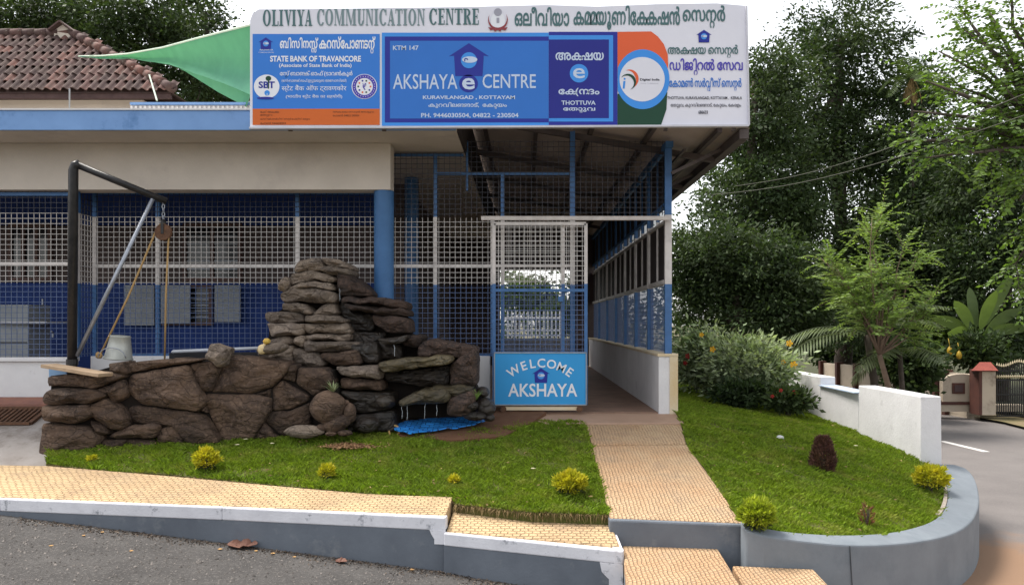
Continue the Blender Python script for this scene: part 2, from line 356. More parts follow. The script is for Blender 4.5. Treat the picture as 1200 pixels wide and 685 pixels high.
# stamped concrete
def stamped(name, base1, base2, joint, scale=1.0, ang=0.0):
    m = bpy.data.materials.new(name); m.use_nodes = True; n = m.node_tree; L = n.links; b = n.nodes['Principled BSDF']
    g = n.nodes.new('ShaderNodeNewGeometry'); mp = n.nodes.new('ShaderNodeMapping'); L.new(g.outputs['Position'], mp.inputs[0])
    mp.inputs['Rotation'].default_value = (0, 0, math.radians(ang))
    no = n.nodes.new('ShaderNodeTexNoise'); no.inputs['Scale'].default_value = 7; no.inputs['Detail'].default_value = 5; L.new(g.outputs['Position'], no.inputs['Vector'])
    ws = n.nodes.new('ShaderNodeVectorMath'); ws.operation = 'MULTIPLY_ADD'; L.new(no.outputs['Color'], ws.inputs[0]); ws.inputs[1].default_value = (.06,.045,0); L.new(mp.outputs[0], ws.inputs[2])
    br = n.nodes.new('ShaderNodeTexBrick'); L.new(ws.outputs[0], br.inputs['Vector']); br.inputs['Scale'].default_value = 1.0
    br.inputs['Brick Width'].default_value = .062*scale; br.inputs['Row Height'].default_value = .040*scale; br.inputs['Mortar Size'].default_value = .009; br.inputs['Mortar Smooth'].default_value = 1.0
    br.inputs['Color1'].default_value = (1,1,1,1); br.inputs['Color2'].default_value = (.85,.85,.85,1); br.inputs['Mortar'].default_value = (0,0,0,1); br.offset = .5
    n2 = n.nodes.new('ShaderNodeTexNoise'); n2.inputs['Scale'].default_value = 1.1; n2.inputs['Detail'].default_value = 8; n2.inputs['Roughness'].default_value = .7; L.new(g.outputs['Position'], n2.inputs['Vector'])
    r = n.nodes.new('ShaderNodeMapRange'); r.inputs[1].default_value = .42; r.inputs[2].default_value = .6; L.new(n2.outputs['Fac'], r.inputs[0])
    x = n.nodes.new('ShaderNodeMix'); x.data_type = 'RGBA'; L.new(r.outputs[0], x.inputs[0]); x.inputs[6].default_value = (*base1, 1); x.inputs[7].default_value = (*base2, 1)
    n4 = n.nodes.new('ShaderNodeTexNoise'); n4.inputs['Scale'].default_value = 20; n4.inputs['Detail'].default_value = 6; n4.inputs['Roughness'].default_value = .8; L.new(g.outputs['Position'], n4.inputs['Vector'])
    fac = n.nodes.new('ShaderNodeMath'); fac.operation = 'MULTIPLY'; L.new(br.outputs['Fac'], fac.inputs[0])
    r4 = n.nodes.new('ShaderNodeMapRange'); r4.inputs[1].default_value = .38; r4.inputs[2].default_value = .66; r4.inputs[4].default_value = .85; L.new(n4.outputs['Fac'], r4.inputs[0]); L.new(r4.outputs[0], fac.inputs[1])
    y = n.nodes.new('ShaderNodeMix'); y.data_type = 'RGBA'; L.new(fac.outputs[0], y.inputs[0]); L.new(x.outputs[2], y.inputs[6]); y.inputs[7].default_value = (*joint, 1)
    n5 = n.nodes.new('ShaderNodeTexNoise'); n5.inputs['Scale'].default_value = 2.6; n5.inputs['Detail'].default_value = 9; n5.inputs['Roughness'].default_value = .75; L.new(g.outputs['Position'], n5.inputs['Vector'])
    r5 = n.nodes.new('ShaderNodeMapRange'); r5.inputs[1].default_value = .5; r5.inputs[2].default_value = .75; r5.inputs[4].default_value = .65; L.new(n5.outputs['Fac'], r5.inputs[0])
    y5 = n.nodes.new('ShaderNodeMix'); y5.data_type = 'RGBA'; L.new(r5.outputs[0], y5.inputs[0]); L.new(y.outputs[2], y5.inputs[6]); y5.inputs[7].default_value = (.27,.20,.14,1); y = y5
    L.new(y.outputs[2], b.inputs['Base Color']); b.inputs['Roughness'].default_value = .85
    sub = n.nodes.new('ShaderNodeMath'); sub.operation = 'MULTIPLY_ADD'; L.new(br.outputs['Fac'], sub.inputs[0]); sub.inputs[1].default_value = -1
    L.new(n4.outputs['Fac'], sub.inputs[2])
    bu = n.nodes.new('ShaderNodeBump'); bu.inputs['Distance'].default_value = .012; L.new(sub.outputs[0], bu.inputs['Height']); L.new(bu.outputs[0], b.inputs['Normal'])
    return m
M_st1 = stamped('stamped_concrete', (.60,.43,.24), (.47,.32,.18), (.22,.13,.06))
M_st2 = stamped('stamped_concrete_worn', (.53,.37,.22), (.50,.31,.17), (.22,.13,.07), .8, 90)
M_conc = mat('landing_concrete', (.42,.28,.20), (.34,.22,.155), 3, .85, .002, 30)

def slab_px(name, pts, zf, m, thick, parent=None):
    tops = [GP(px, py, zf) for px, py in pts]
    mb = MB(); mb.prism([Vector((p.x, p.y, p.z)) for p in tops], (0, 0, -thick)); o = mb.build(name, m, parent, bevel=.012)
    if parent is None: o['kind'] = 'structure'
    return o, tops
# entrance path: three slabs with joints between
zP = lambda x, y: zS(x, y) + .012
slab_px('path', [(694,522),(805,520.5),(871,612),(715,606)], zP, M_st2, .25)
slab_px('path', [(687,497),(798,496.5),(804,519),(693.5,520.5)], zP, M_st2, .25)
mb = MB(); q = [GP(px, py, lambda x, y: zS(x, y)+.02) for px, py in [(598,484),(640,495.5),(802,495.2),(790,480)]]
q[0].y = 9.62; q[3].y = 9.62
mb.prism([Vector((p.x, p.y, -.075 - (9.62-p.y)*.1)) for p in q], (0,0,-.2)); o = mb.build('landing', M_conc, None, bevel=.01); o['kind'] = 'structure'
# grey riser under the path end, side strips
st1a = [GP(*q, zS) for q in [(-260,572),(522,604.5)]]
e1, e2 = GP(-260, 570, zS), GP(522, 604.5, zS)
# pavement strip upper (left) and lower
pv_pts = [(-260,540),(54,545),(200,557),(330,569),(432,578),(531,581.5),(522,603),(0,582),(-260,571)]
slab_px('pavement', pv_pts, lambda x, y: zS(x, y)+.018, M_st1, .14)
zL2 = lambda x, y: -.53 + .22*(y-6.95)
slab_px('pavement', [(533,592),(712,603),(727,640),(523,622)], zL2, M_st1, .14)
zT = lambda x, y: -.755 - .05*(6.45 - y)
s2 = slab_px('step', [(729,632),(838,637),(872,692),(735,692)], zT, M_st2, .10)[0]
s3 = slab_px('step', [(858,662),(953,666),(985,700),(880,700)], lambda x, y: -.825 - .05*(6.05-y), M_st2, .10)[0]

# roadside kerb wall (white band over grey), stepped
M_kerbd = M_grey
kerb = thing('roadside_kerb', 'low roadside wall painted grey with a stepped white band along its top, below the left pavement', 'kerb', (-2, 6.6, -1))
def kerb_run(px_top, zf, band, endx=None):
    tops = [GP(px, py, zf) for px, py in px_top]
    w = MB(); g = MB()
    for a, b in zip(tops, tops[1:]):
        d = (b - a).normalized(); nrm = Vector((-d.y, d.x, 0)); nrm = nrm if nrm.y > 0 else -nrm
        zb = .28
        w.prism([a, b, b + Vector((0,0,-band)), a + Vector((0,0,-band))], nrm*.09)
        ga, gb = a + nrm*.004 + Vector((0,0,-band)), b + nrm*.004 + Vector((0,0,-band))
        g.prism([ga, gb, Vector((gb.x, gb.y, zA(gb.x, gb.y)-.3)), Vector((ga.x, ga.y, zA(ga.x, ga.y)-.3))], nrm*.5)
    return w, g, tops
w, g, t1 = kerb_run([(-260,574),(0,584),(260,594),(522,606)], lambda x, y: zS(x, y)+.02, .105)
w.build('white_band', M_whitep, kerb, bevel=.01); g.build('grey_face', M_grey, kerb)
w, g, t2 = kerb_run([(520,624),(730,645.5)], zL2, .10)
w.build('white_band', M_whitep, kerb, bevel=.01); g.build('grey_face', M_grey, kerb)
KT1, KT2 = t1, t2
a, b = t1[-1], t2[0]
mb = MB()  # drop of the band at the step, with its notched corner, and the white end post with its notch
dx = (t1[-1] - t1[-2]).normalized()
A = a - dx*.13
poly = [A + Vector((0,0,-.10)), a + Vector((0,0,-.10)), Vector((a.x, a.y, b.z-.10)), Vector((a.x-.0, a.y, b.z-.10)) - dx*.09, Vector((a.x, a.y, b.z-.06)) - dx*.09, Vector((a.x, a.y, a.z-.135)) - dx*.115]
mb.prism([p + Vector((0,-.003,0)) for p in poly], (0,.08,0))
E = t2[1]; d2 = (t2[1]-t2[0]).normalized()
poly = [E + Vector((0,0,-.1)), Vector((E.x, E.y, -1.5)), Vector((E.x, E.y, -1.5)) - d2*.105, E - d2*.105 + Vector((0,0,-.22)), E - d2*.14 + Vector((0,0,-.19)), E - d2*.16 + Vector((0,0,-.17)), E - d2*.175 + Vector((0,0,-.1))]
mb.prism([p + Vector((0,-.003,0)) for p in poly], (0,.085,0))
mb.build('white_notch', M_whitep, kerb)
# end return of the kerb wall beside the steps, then the riser of the path
mb = MB()
pR = GP(727, 640, zL2); pT = GP(712, 603, zL2)
mb.prism([E + Vector((.006,.01,0)), Vector((E.x+.006, E.y+.01, -1.5)), Vector((pT.x+.01, 6.9, -1.5)), Vector((pT.x+.01, pT.y+.2, zL2(0, pT.y)+.0))], (-.07,0,0))
mb.build('end_face', M_whitep, kerb)
st = thing('entrance_steps', 'grey painted risers of the stepped approach below the long garden path', 'steps', (1.2, 6.4, -1.2))
mb = MB(); q1, q2 = GP(714, 607, zP), GP(871, 613, zP)
mb.prism([q1 + Vector((0,-.02,-.004)), q2 + Vector((0,-.02,-.004)), Vector((q2.x, q2.y-.02, -1.4)), Vector((q1.x, q1.y-.02, -1.4))], (0,.3,0)); mb.build('riser', M_grey, st, bevel=.015)
mb = MB(); c1, c2 = GP(735, 690, zT), GP(872, 690, zT)
f1, f2 = GP(838, 637, zT), GP(729, 632, zT)
mb.prism([Vector((p.x, p.y, p.z-.11)) for p in (f2, f1 + Vector((-.012,0,0)), c2 + Vector((-.012,.02,0)), c1 + Vector((0,.02,0)))], (0,0,-.6)); mb.build('riser', M_grey, st)
mb = MB(); mb.bar(c1 + Vector((0,-.045,-.05)), c2 + Vector((.03,-.045,-.05)), .05, .11); mb.build('white_edge', M_whitep, st)

# curved grey kerb round the right lawn
ck = thing('curved_kerb', 'grey painted retaining kerb curving round the right-hand lawn to the road', 'kerb', (3, 6.5, -1.2))
outer_px = [(1109,547),(1128,548),(1141,560),(1147,578),(1148,598),(1138,618),(1112,633),(1060,642),(1000,645),(930,638),(873,629),(868,618)]
inn = [GP(px, py, zR) for px, py in [(1083,549),(1101,556),(1108,568),(1111,584),(1108,600),(1095,614),(1070,623),(1040,629),(990,632),(930,629),(880,621),(868,612)]]
out = [GP(px, py, zR) for px, py in outer_px]
def resamp(pts, n, it=2):
    for _ in range(it):
        q = [pts[0]]
        for a, b in zip(pts, pts[1:]): q += [a*.75 + b*.25, a*.25 + b*.75]
        pts = q + [pts[-1]]
    d = [0]
    for a, b in zip(pts, pts[1:]): d.append(d[-1] + (b-a).length)
    r = []
    for i in range(n):
        t = d[-1]*i/(n-1); k = max(j for j in range(len(d)) if d[j] <= t + 1e-9); k = min(k, len(pts)-2)
        f = (t-d[k])/max(d[k+1]-d[k], 1e-9); r.append(pts[k].lerp(pts[k+1], f))
    return r
I2 = resamp(inn, 40); O2 = resamp(out, 40)
mb = MB(); n = 40; up = Vector((0,0,.035))
vs = [p + up for p in I2] + [p + up for p in O2] + [Vector((p.x, p.y, -1.6)) for p in O2] + [p + Vector((0,0,-.3)) for p in I2]
fs = []
for i in range(n-1):
    fs += [(i, i+1, n+i+1, n+i), (n+i, n+i+1, 2*n+i+1, 2*n+i), (i+1, i, 3*n+i, 3*n+i+1)]
mb.add(vs, fs); M_kerbg = mat('kerb_grey', (.20,.225,.25), (.155,.175,.20), 2.5, .8, .002, 40, dirt=(.14,.165,.19), dirt_scale=3, dirt_lo=.52, dirt_hi=.75)
mb.build('coping', M_kerbg, ck, smooth=False, bevel=.014)
js = P(990, 645, (O2[27].y)); mb = MB(); jp = min(O2, key=lambda p: abs((PX0 + p.x*F/p.y) - 992)); mb.bar((jp.x, jp.y-.003, jp.z+.03), (jp.x+.05, jp.y-.003, -1.5), .004, .008, (0,1,0)); mb.build('crack', mat('kerb_joint', (.07,.075,.08)), ck)
mb = MB()
for i in range(4, 17):
    a, b = I2[i] + up*1.15, I2[i+1] + up*1.15; ia = (a - Vector((2.6,8,a.z))).normalized()*-.035
    mb.prism([a, b, b+ia, a+ia], (0,0,-.06))
mb.build('mortar_edge', mat('mortar', (.42,.38,.33), (.25,.2,.16), 25, 1, .01, 60), ck)

# courtyard on the left
mb = MB()
zc = lambda y: -.42 + .36*(y-7.9)
def cy(px, Y): return Vector(((px-PX0)*Y/F, Y, zc(Y)))
mb.prism([Vector((-16, 7.9, zc(7.9))), Vector((-4.42,7.9,zc(7.9))), Vector((-4.3,9.36,zc(9.36))), Vector((-16,9.36,zc(9.36)))], (0,0,-.2))
o = mb.build('courtyard', mat('courtyard_concrete', (.36,.33,.31), (.25,.22,.20), 2.5, .9, .004, 30, dirt=(.15,.12,.10), dirt_scale=3, dirt_lo=.5, dirt_hi=.7)); o['kind'] = 'structure'
dg = thing('drain_grate', 'rusty iron drain grate set in the courtyard floor at the left edge', 'drain grate', (-5.6, 8.9, .0))
mb = MB(); x1 = (47-615)*8.95/950
for k in range(26):
    x = x1 - .02 - k*.055; mb.bar((x, 8.80, zc(8.80)+.02), (x, 9.1, zc(9.1)+.02), .022, .02)
mb.build('grate_bar', M_rust, dg)['kind'] = 'stuff'
mb = MB(); mb.bar((x1-1.6, 8.77, zc(8.77)+.02), (x1, 8.77, zc(8.77)+.02), .04, .03); mb.bar((x1-1.6, 9.13, zc(9.13)+.02), (x1, 9.13, zc(9.13)+.02), .04, .03); mb.bar((x1, 8.77, zc(8.77)+.02), (x1, 9.13, zc(9.13)+.02), .04, .03)
mb.build('grate_frame', M_rust, dg)
mb = MB(); mb.prism([Vector((-16,9.2,zc(9.2)+.03)), Vector((-5.25,9.2,zc(9.2)+.03)), Vector((-5.2,9.38,zc(9.38)+.03)), Vector((-16,9.38,zc(9.38)+.03))], (0,0,-.1))
o = mb.build('red_edging', mat('red_edging', (.30,.14,.10), (.22,.11,.09), 5, .9, .003, 40)); o['kind'] = 'structure'

# grass blades
rng = np.random.default_rng(4)
def inpoly(x, y, poly):
    ins = np.zeros(len(x), bool); n = len(poly); j = n-1
    for i in range(n):
        xi, yi = poly[i]; xj, yj = poly[j]
        c = ((yi > y) != (yj > y)) & (x < (xj-xi)*(y-yi)/(yj-yi+1e-12)+xi); ins ^= c; j = i
    return ins
def vnoise(x, y, s, seed=0):
    r = np.random.default_rng(seed); out = 0
    for k in range(5):
        a, b, c = r.uniform(-1, 1, 3); out = out + np.sin(x*s*(1+k*.7)*a*2 + y*s*(1+k*.6)*b*2 + c*7)
    return out/5
def grass(name, poly, zf, n, m, ymax=99, hgt=.032, label=None):
    xs = [p[0] for p in poly]; ys = [p[1] for p in poly]
    x = rng.uniform(min(xs)-.03, max(xs)+.03, n); y = rng.uniform(min(ys)-.02, min(max(ys), ymax), n)
    k = inpoly(x, y, poly) & (rng.random(n) < .62+.55*vnoise(x, y, 5, 8)+.45*vnoise(x, y, 14, 9)); x = x[k]; y = y[k]; n = len(x)
    zfv = np.array([zf(a, b) for a, b in zip(x, y)])
    h = hgt*(.5+.8*rng.random(n))*(1+.7*vnoise(x, y, 5, 2)+.3*vnoise(x, y, 17, 3)); th = rng.uniform(0, 2*np.pi, n); w = .0028+.002*rng.random(n)
    lean = rng.normal(0, .6, (n, 2))*h[:, None] + np.stack([vnoise(x, y, 3, 5), vnoise(x, y, 3, 6)], 1)*.5*h[:, None]
    b = np.stack([x, y, zfv-.008], 1); s = np.stack([np.cos(th)*w, np.sin(th)*w, 0*w], 1)
    tip = b + np.stack([lean[:, 0], lean[:, 1], h+.008], 1)
    mid = b + np.stack([lean[:, 0]*.35, lean[:, 1]*.35, h*.6+.008], 1)
    V = np.concatenate([b-s, b+s, mid+s*.8, tip], 1).reshape(-1, 3)
    Fc = np.arange(4*n).reshape(-1, 4)
    o = np_mesh(name, V, Fc, m); o['kind'] = 'stuff'; o['label'] = label
    return o
def grass_mat(name, a, b, c):
    m = mat(name, a, b, 1.6, .6, island=.45, trans=.3, dirt=c, dirt_scale=3.5, dirt_lo=.5, dirt_hi=.75, spec=.2); return m
M_grass = grass_mat('grass_blades', (.19,.26,.022), (.13,.205,.02), (.28,.28,.07))
grass('grass', lawnL, zS, 330000, M_grass, label='short bright green turf on the left lawn below the rockery')
grass('grass', [p for p in lawnR], zR, 520000, M_grass, ymax=16, label='short green turf on the right lawn between path and white wall')
# dry fringe where turf meets the pavement
fr = []
for (ax, ay), (bx, by) in zip(lawn_px[:9], lawn_px[1:9]):
    a = GP(ax, ay, zS); b = GP(bx, by, zS); nn = int((b-a).length*(900 if ax >= 525 else 300))
    for k in range(nn):
        p = a.lerp(b, random.random()) ; fr.append((p.x, p.y + random.uniform(-.015,.05), p.z))
fr = np.array(fr); n = len(fr); th = rng.uniform(0, 6.28, n)
s = np.stack([np.cos(th)*.004, np.sin(th)*.004, 0*th], 1); tip = fr + np.stack([rng.normal(0,.02,n), rng.normal(-.035,.025,n), rng.uniform(-.09,.035,n)], 1)
o = np_mesh('dry_grass', np.concatenate([fr-s, fr+s, tip], 1).reshape(-1,3), np.arange(3*n).reshape(-1,3), mat('dry_grass', (.22,.15,.07), (.12,.09,.04), 8, 1, island=.4)); o['kind'] = 'stuff'

# ------------------------------------------------------------------ building
bd = thing('office_building', 'flat-roofed office with pale blue fascia, cream beam and caged verandah behind the rockery', 'building', (-3, 12, 0))
mb = MB(); mb.box(-16, -.74, 8.74, 20.5, 3.07, 3.262); mb.build('roof_slab', M_cream, bd)
mb = MB(); mb.box(-16, -.742, 8.70, 8.737, 3.068, 3.275); mb.build('fascia', M_fascia, bd)
mb = MB(); mb.box(-.738, -.70, 8.83, 20.4, 3.075, 3.60); mb.build('upstand', M_dark, bd)
mb = MB(); mb.box(-16, -.744, 8.685, 8.80, 3.278, 3.295); mb.build('coping', M_white, bd)
mb = MB(); mb.box(-16, -1.55, 9.35, 9.6, 2.535, 3.066); mb.build('beam', M_cream, bd)
mb = MB(); mb.lathe([(.115,-.1),(.115,2.533)], (-1.645, 9.47, 0), 28); mb.build('column', M_blue, bd, smooth=True)
mb = MB(); mb.lathe([(.10,-.1),(.10,3.066)], (-1.62, 11.6, 0), 20); mb.build('column', M_blue, bd, smooth=True)
mb = MB(); mb.box(-16, -5.25, 9.40, 9.52, -.1, .55); mb.build('plinth', M_white, bd, bevel=.008)
mb = MB(); mb.box(-16, -5.24, 9.36, 9.55, .552, .60); mb.build('ledge', M_white, bd, bevel=.008)
mb = MB(); mb.box(-5.22, -.42, 9.74, 9.88, -.2, .60); mb.build('plinth', M_white, bd, bevel=.008)
XW = [(-16,-5.42),(-3.65,-2.0)]
mb = MB(); mb.box(-16, -2.0, 12.1, 12.3, 1.60, 2.45); mb.build('wall', M_innerwall, bd)
mb = MB(); mb.box(-16, -2.0, 12.09, 12.3, 2.453, 3.066); mb.build('blue_frieze', M_navy, bd)
mb = MB(); mb.box(-16, -2.0, 12.095, 12.3, .05, 1.597); mb.build('dado', M_navy, bd)
mb = MB(); mb.box(-1.995, -1.8, 12.1, 20.2, .0, 3.066); mb.build('wall', M_innerwall, bd)
mb = MB(); mb.box(-16, -.415, 9.885, 20.2, -.2, -.055); mb.build('verandah_floor', M_floor, bd)
# window in the verandah wall: frames, panes, shutters
def rectW(x0, x1, y0, y1, Y): a = P(x0, y0, Y); b = P(x1, y1, Y); return a.x, b.x, b.z, a.z
win = None
for (x0, x1, y0, y1) in [(216,284,262,330),(186,250,334,381)]:
    X0, X1, Z0, Z1 = rectW(x0, x1, y0, y1, 12.08)
    f = MB(); t = .05
    f.box(X0, X1, 12.02, 12.09, Z0, Z0+t); f.box(X0, X1, 12.02, 12.09, Z1-t, Z1); f.box(X0, X0+t, 12.02, 12.09, Z0+t, Z1-t); f.box(X1-t, X1, 12.02, 12.09, Z0+t, Z1-t); f.box((X0+X1)/2-t/2, (X0+X1)/2+t/2, 12.02, 12.09, Z0+t, Z1-t)
    win = f.build('window', M_frame, bd)
    g_ = MB(); g_.box(X0+t, X1-t, 12.055, 12.07, Z0+t, Z1-t); g_.build('pane', M_glass, win)
    g_ = MB()
    for k in range(7):
        z = Z0 + (Z1-Z0)*(k+.5)/7; g_.box(X0+t, X1-t, 12.03, 12.042, z-.006, z+.006)
    g_.build('window_bars', M_galv, win)
for (x0, x1, y0, y1) in [(146,181,334,381),(186,223,334,379),(252,282,334,377)]:
    X0, X1, Z0, Z1 = rectW(x0, x1, y0, y1, 11.95)
    f = MB(); f.box(X0, X1, 11.93, 11.96, Z0, Z1); sh = f.build('shutter', M_shut, bd)
# an old box window frame on the far left
X0, X1, Z0, Z1 = rectW(12, 62, 262, 330, 12.08)
f = MB(); f.box(X0, X1, 12.02, 12.09, Z0, Z0+.06); f.box(X0, X1, 12.02, 12.09, Z1-.06, Z1)
for k in range(4): x = X0+(X1-X0-.05)*k/3; f.box(x, x+.05, 12.02, 12.09, Z0+.06, Z1-.06)
win = f.build('window', M_frame, bd); g_ = MB(); g_.box(X0+.05, X1-.05, 12.055, 12.07, Z0+.06, Z1-.06); g_.build('pane', M_glass, win)
# rear wall of walkway with the bright opening, rear low wall
mb = MB(); mb.box(1.15, 2.4, 20.2, 20.35, -.2, 3.1); mb.box(-1.82, -.62, 20.2, 20.35, -.2, 3.06); mb.prism([(-.74,20.19,2.32),(2.4,20.19,2.32),(2.4,20.19,3.06),(-.74,20.19,3.60)], (0,.17,0))
mb.build('rear_wall', M_innerwall, bd)
mb = MB(); mb.box(-.62, 1.15, 20.1, 20.2, -.2, .62); mb.build('rear_low_wall', M_shut, bd)
# parapet strip on the slab
pp = thing('parapet_rail', 'low white slatted parapet with blue top standing on the flat roof', 'parapet', (-4, 11, 3.27))
mb = MB(); X0 = (153-615)*11/950; X1 = -2.0
mb.box(X0, X1, 11.02, 11.1, 3.262, 3.95)
mb.build('panel', M_white, pp)
mb = MB()
k = X0
while k < X1: mb.box(k, k+.028, 10.995, 11.018, 3.30, 3.94); k += .062
mb.build('slat', M_white, pp)['kind'] = 'stuff'
mb = MB(); mb.box(X0, X1, 10.98, 11.12, 3.952, 3.985); mb.build('top_rail', M_fascia, pp)

# ------------------------------------------------------------------ grilles
def wire_mesh_xz(mb, x0, x1, z0, z1, y, px=.066, pz=.061, w=.0058, d=.004):
    x = x0 + px*.5
    while x < x1: mb.box(x-w/2, x+w/2, y, y+d, z0, z1); x += px
    z = z0 + pz*.5
    while z < z1: mb.box(x0, x1, y-d-.001, y-.001, z-w/2, z+w/2); z += pz
def frame_bars(parent, bars, m=None, w=.05, name='frame_bar'):
    for a, b, ww in bars:
        mb = MB(); mb.bar(a, b, ww, ww); mb.build(name, m or M_paint, parent)
def X_(px, Y): return (px-PX0)*Y/F
def Z_(py, Y): return EYE-(py-HY)*Y/F
# left bay
g1 = thing('verandah_grille', 'blue and white square mesh grille bay on the white plinth at the far left', 'grille', (-6.5, 9.46, .6))
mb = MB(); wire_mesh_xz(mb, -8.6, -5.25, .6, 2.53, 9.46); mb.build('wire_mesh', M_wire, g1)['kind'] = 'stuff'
frame_bars(g1, [((-8.6,9.47,1.69),(-5.25,9.47,1.69),.035), ((-5.23,9.47,.6),(-5.23,9.47,2.53),.05), ((-6.9,9.47,.6),(-6.9,9.47,2.53),.04), ((-8.6,9.47,2.5),(-5.25,9.47,2.5),.04)])
mb = MB()
y = 9.5
while y < 9.8: mb.box(-5.235, -5.229, y, y+.009, .6, 2.53); y += .066
z = .63
while z < 2.5: mb.box(-5.228, -5.222, 9.49, 9.8, z, z+.009); z += .061
mb.build('return_mesh', M_wire, g1)['kind'] = 'stuff'
# centre bay behind the rockery up to the blue column
g2 = thing('verandah_grille', 'wide mesh grille behind the rockery, from the left recess to the round blue column', 'grille', (-3.5, 9.8, .6))
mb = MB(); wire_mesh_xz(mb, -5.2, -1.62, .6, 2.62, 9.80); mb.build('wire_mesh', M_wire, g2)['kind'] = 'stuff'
bars = [((X_(px,9.8),9.83,.6),(X_(px,9.8),9.83,2.62),.045) for px in (110,184,348)]
bars += [((-5.2,9.83,1.69),(-1.62,9.83,1.69),.035), ((-5.2,9.83,.61),(-1.62,9.83,.61),.035), ((-5.2,9.83,2.58),(-1.62,9.83,2.58),.05)]
frame_bars(g2, bars)
# bay right of the column with the tall upper mesh
g3 = thing('entrance_grille', 'tall mesh grille between the blue column and corridor post, around the gate', 'grille', (-.2, 9.8, .6))
mb = MB(); xg0, xg1 = X_(577,9.8), 1.70
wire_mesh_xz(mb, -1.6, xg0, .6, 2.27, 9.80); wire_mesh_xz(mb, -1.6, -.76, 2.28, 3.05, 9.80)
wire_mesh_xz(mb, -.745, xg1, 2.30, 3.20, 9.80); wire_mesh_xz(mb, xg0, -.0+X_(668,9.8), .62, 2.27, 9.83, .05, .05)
mb.build('wire_mesh', M_wire, g3)['kind'] = 'stuff'
bars = [((X_(510,9.8),9.83,.6),(X_(510,9.8),9.83,3.05),.042), ((xg0,9.83,.6),(xg0,9.83,2.27),.045), ((X_(589,9.8),9.83,.62),(X_(589,9.8),9.83,Z_(203,9.8)),.045),
        ((X_(671,9.8),9.83,.0),(X_(671,9.8),9.83,3.32),.06), ((-1.6,9.83,1.69),(X_(671,9.8),9.83,1.69),.035), ((X_(508,9.8),9.83,Z_(203,9.8)),(X_(671,9.8),9.83,Z_(203,9.8)),.035),
        ((X_(460,9.8),9.83,3.03),(X_(543,9.8),9.83,3.03),.03), ((-1.6,9.83,.61),(xg0,9.83,.61),.03), ((X_(547,9.8),9.83,2.6),(X_(547,9.8),9.83,3.2),.03)]
frame_bars(g3, bars)
# ------------------------------------------------------------------ corridor
co_ = thing('covered_walkway', 'long covered walkway with sheet-metal roof, right-hand parapet and blue and white posts', 'walkway', (.6, 14, 0))
mb = MB(); mb.box(-.41, 1.58, 9.62, 20.2, -.25, -.06); mb.build('floor', M_floor, co_)
mb = MB(); mb.box(1.585, 1.80, 9.60, 20.2, -.35, .60); mb.build('parapet', M_white, co_, bevel=.006)
M_endc = mat('stained_cream', (.66,.60,.48), (.60,.46,.27), 3, .85, .003, 30)
mb = MB(); mb.box(1.57, 1.815, 9.585, 20.2, .602, .635); mb.build('parapet_cap', M_endc, co_, bevel=.005)
mb = MB(); mb.box(1.715, 1.812, 9.588, 9.60, -.2, .60); mb.build('end_stain', M_endc, co_)
posts = [9.62, 11.0, 12.3, 13.6, 15.0, 16.6, 18.4]
for i, y in enumerate(posts):
    mb = MB(); zt = 3.12 if i == 0 else 3.05
    mb.box(1.665, 1.745, y, y+.07, .637, zt); mb.build('post', M_paint, co_)
mb = MB(); mb.box(1.675, 1.735, 9.70, 20.2, 1.47, 1.52); mb.build('side_rail', M_paint, co_)
mb = MB(); mb.box(1.675, 1.735, 9.70, 20.2, 2.40, 2.44); mb.build('side_rail', M_paint, co_)
mb = MB(); mb.box(1.675, 1.735, 9.70, 20.2, 2.20, 2.235); mb.build('side_rail', M_paint, co_)
mb = MB(); mb.box(1.66, 1.75, 9.55, 20.3, 3.07, 3.14); mb.build('eave_beam', M_blue, co_)
for i in range(len(posts)):
    y0 = posts[i]+.08; y1 = (posts[i+1] if i+1 < len(posts) else 20.2)-.01
    mb = MB(); mb.box(1.70, 1.708, y0, y1, 1.525, 2.195); mb.build('dark_panel', M_dark, co_)
    mb = MB(); mb.box(1.70, 1.708, y0, y1, 2.445, 3.045); mb.build('dark_panel', M_dark, co_)
    mb = MB(); ym = (y0+y1)/2; mb.box(1.68, 1.72, ym-.02, ym+.02, 1.525, 3.045); mb.build('mullion', M_paint, co_)
mb = MB(); y = 9.72
while y < 20.1: mb.box(1.708, 1.713, y, y+.010, .637, 1.47); mb.box(1.708, 1.713, y, y+.010, 2.24, 2.40); y += .055
z = .67
while z < 1.46: mb.box(1.714, 1.719, 9.7, 20.2, z, z+.008); z += .061
mb.build('wire_mesh', M_wire, co_)['kind'] = 'stuff'
# sheet roof rising to the left, rafters and purlins beneath
xr0, xr1, zr0, zr1 = -.80, 2.42, 3.64, 3.085
def zroof(x): return zr1 + (zr0-zr1)*(xr1-x)/(xr1-xr0)
mb = MB(); N = 48
for k in range(9):      # overlapping corrugated sheets
    y0 = 8.72 + k*1.32; y1 = y0 + 1.36; dz = .006*(k % 2); vs = []; fs = []
    for i in range(N+1):
        y = y0 + (y1-y0)*i/N; c = .011*math.cos(i*math.pi/2)
        for x in (xr0, xr1): vs.append((x, y, zroof(x)+c+dz))
    for i in range(N): fs.append((2*i, 2*i+1, 2*i+3, 2*i+2))
    s = MB(); s.add(vs, fs); s.build('roof_sheet', M_roofu, co_, fix=False)
for k in range(5):
    x = xr1 - .30 - k*.66; z = zroof(x)-.045
    mb = MB(); mb.bar((x, 8.8, z), (x, 20.3, z), .05, .055); mb.build('purlin', M_steel, co_)
for y in (9.9, 11.9, 13.9, 15.9, 17.9):
    mb = MB(); mb.bar((xr0, y, zroof(xr0)-.12), (xr1-.1, y, zroof(xr1-.1)-.12), .06, .07, (0,0,1)); mb.build('rafter', M_steel, co_)
mb = MB(); mb.bar((xr1-.06, 8.72, 3.03), (xr1-.06, 20.4, 3.03), .10, .10); mb.build('gutter', M_steel, co_)
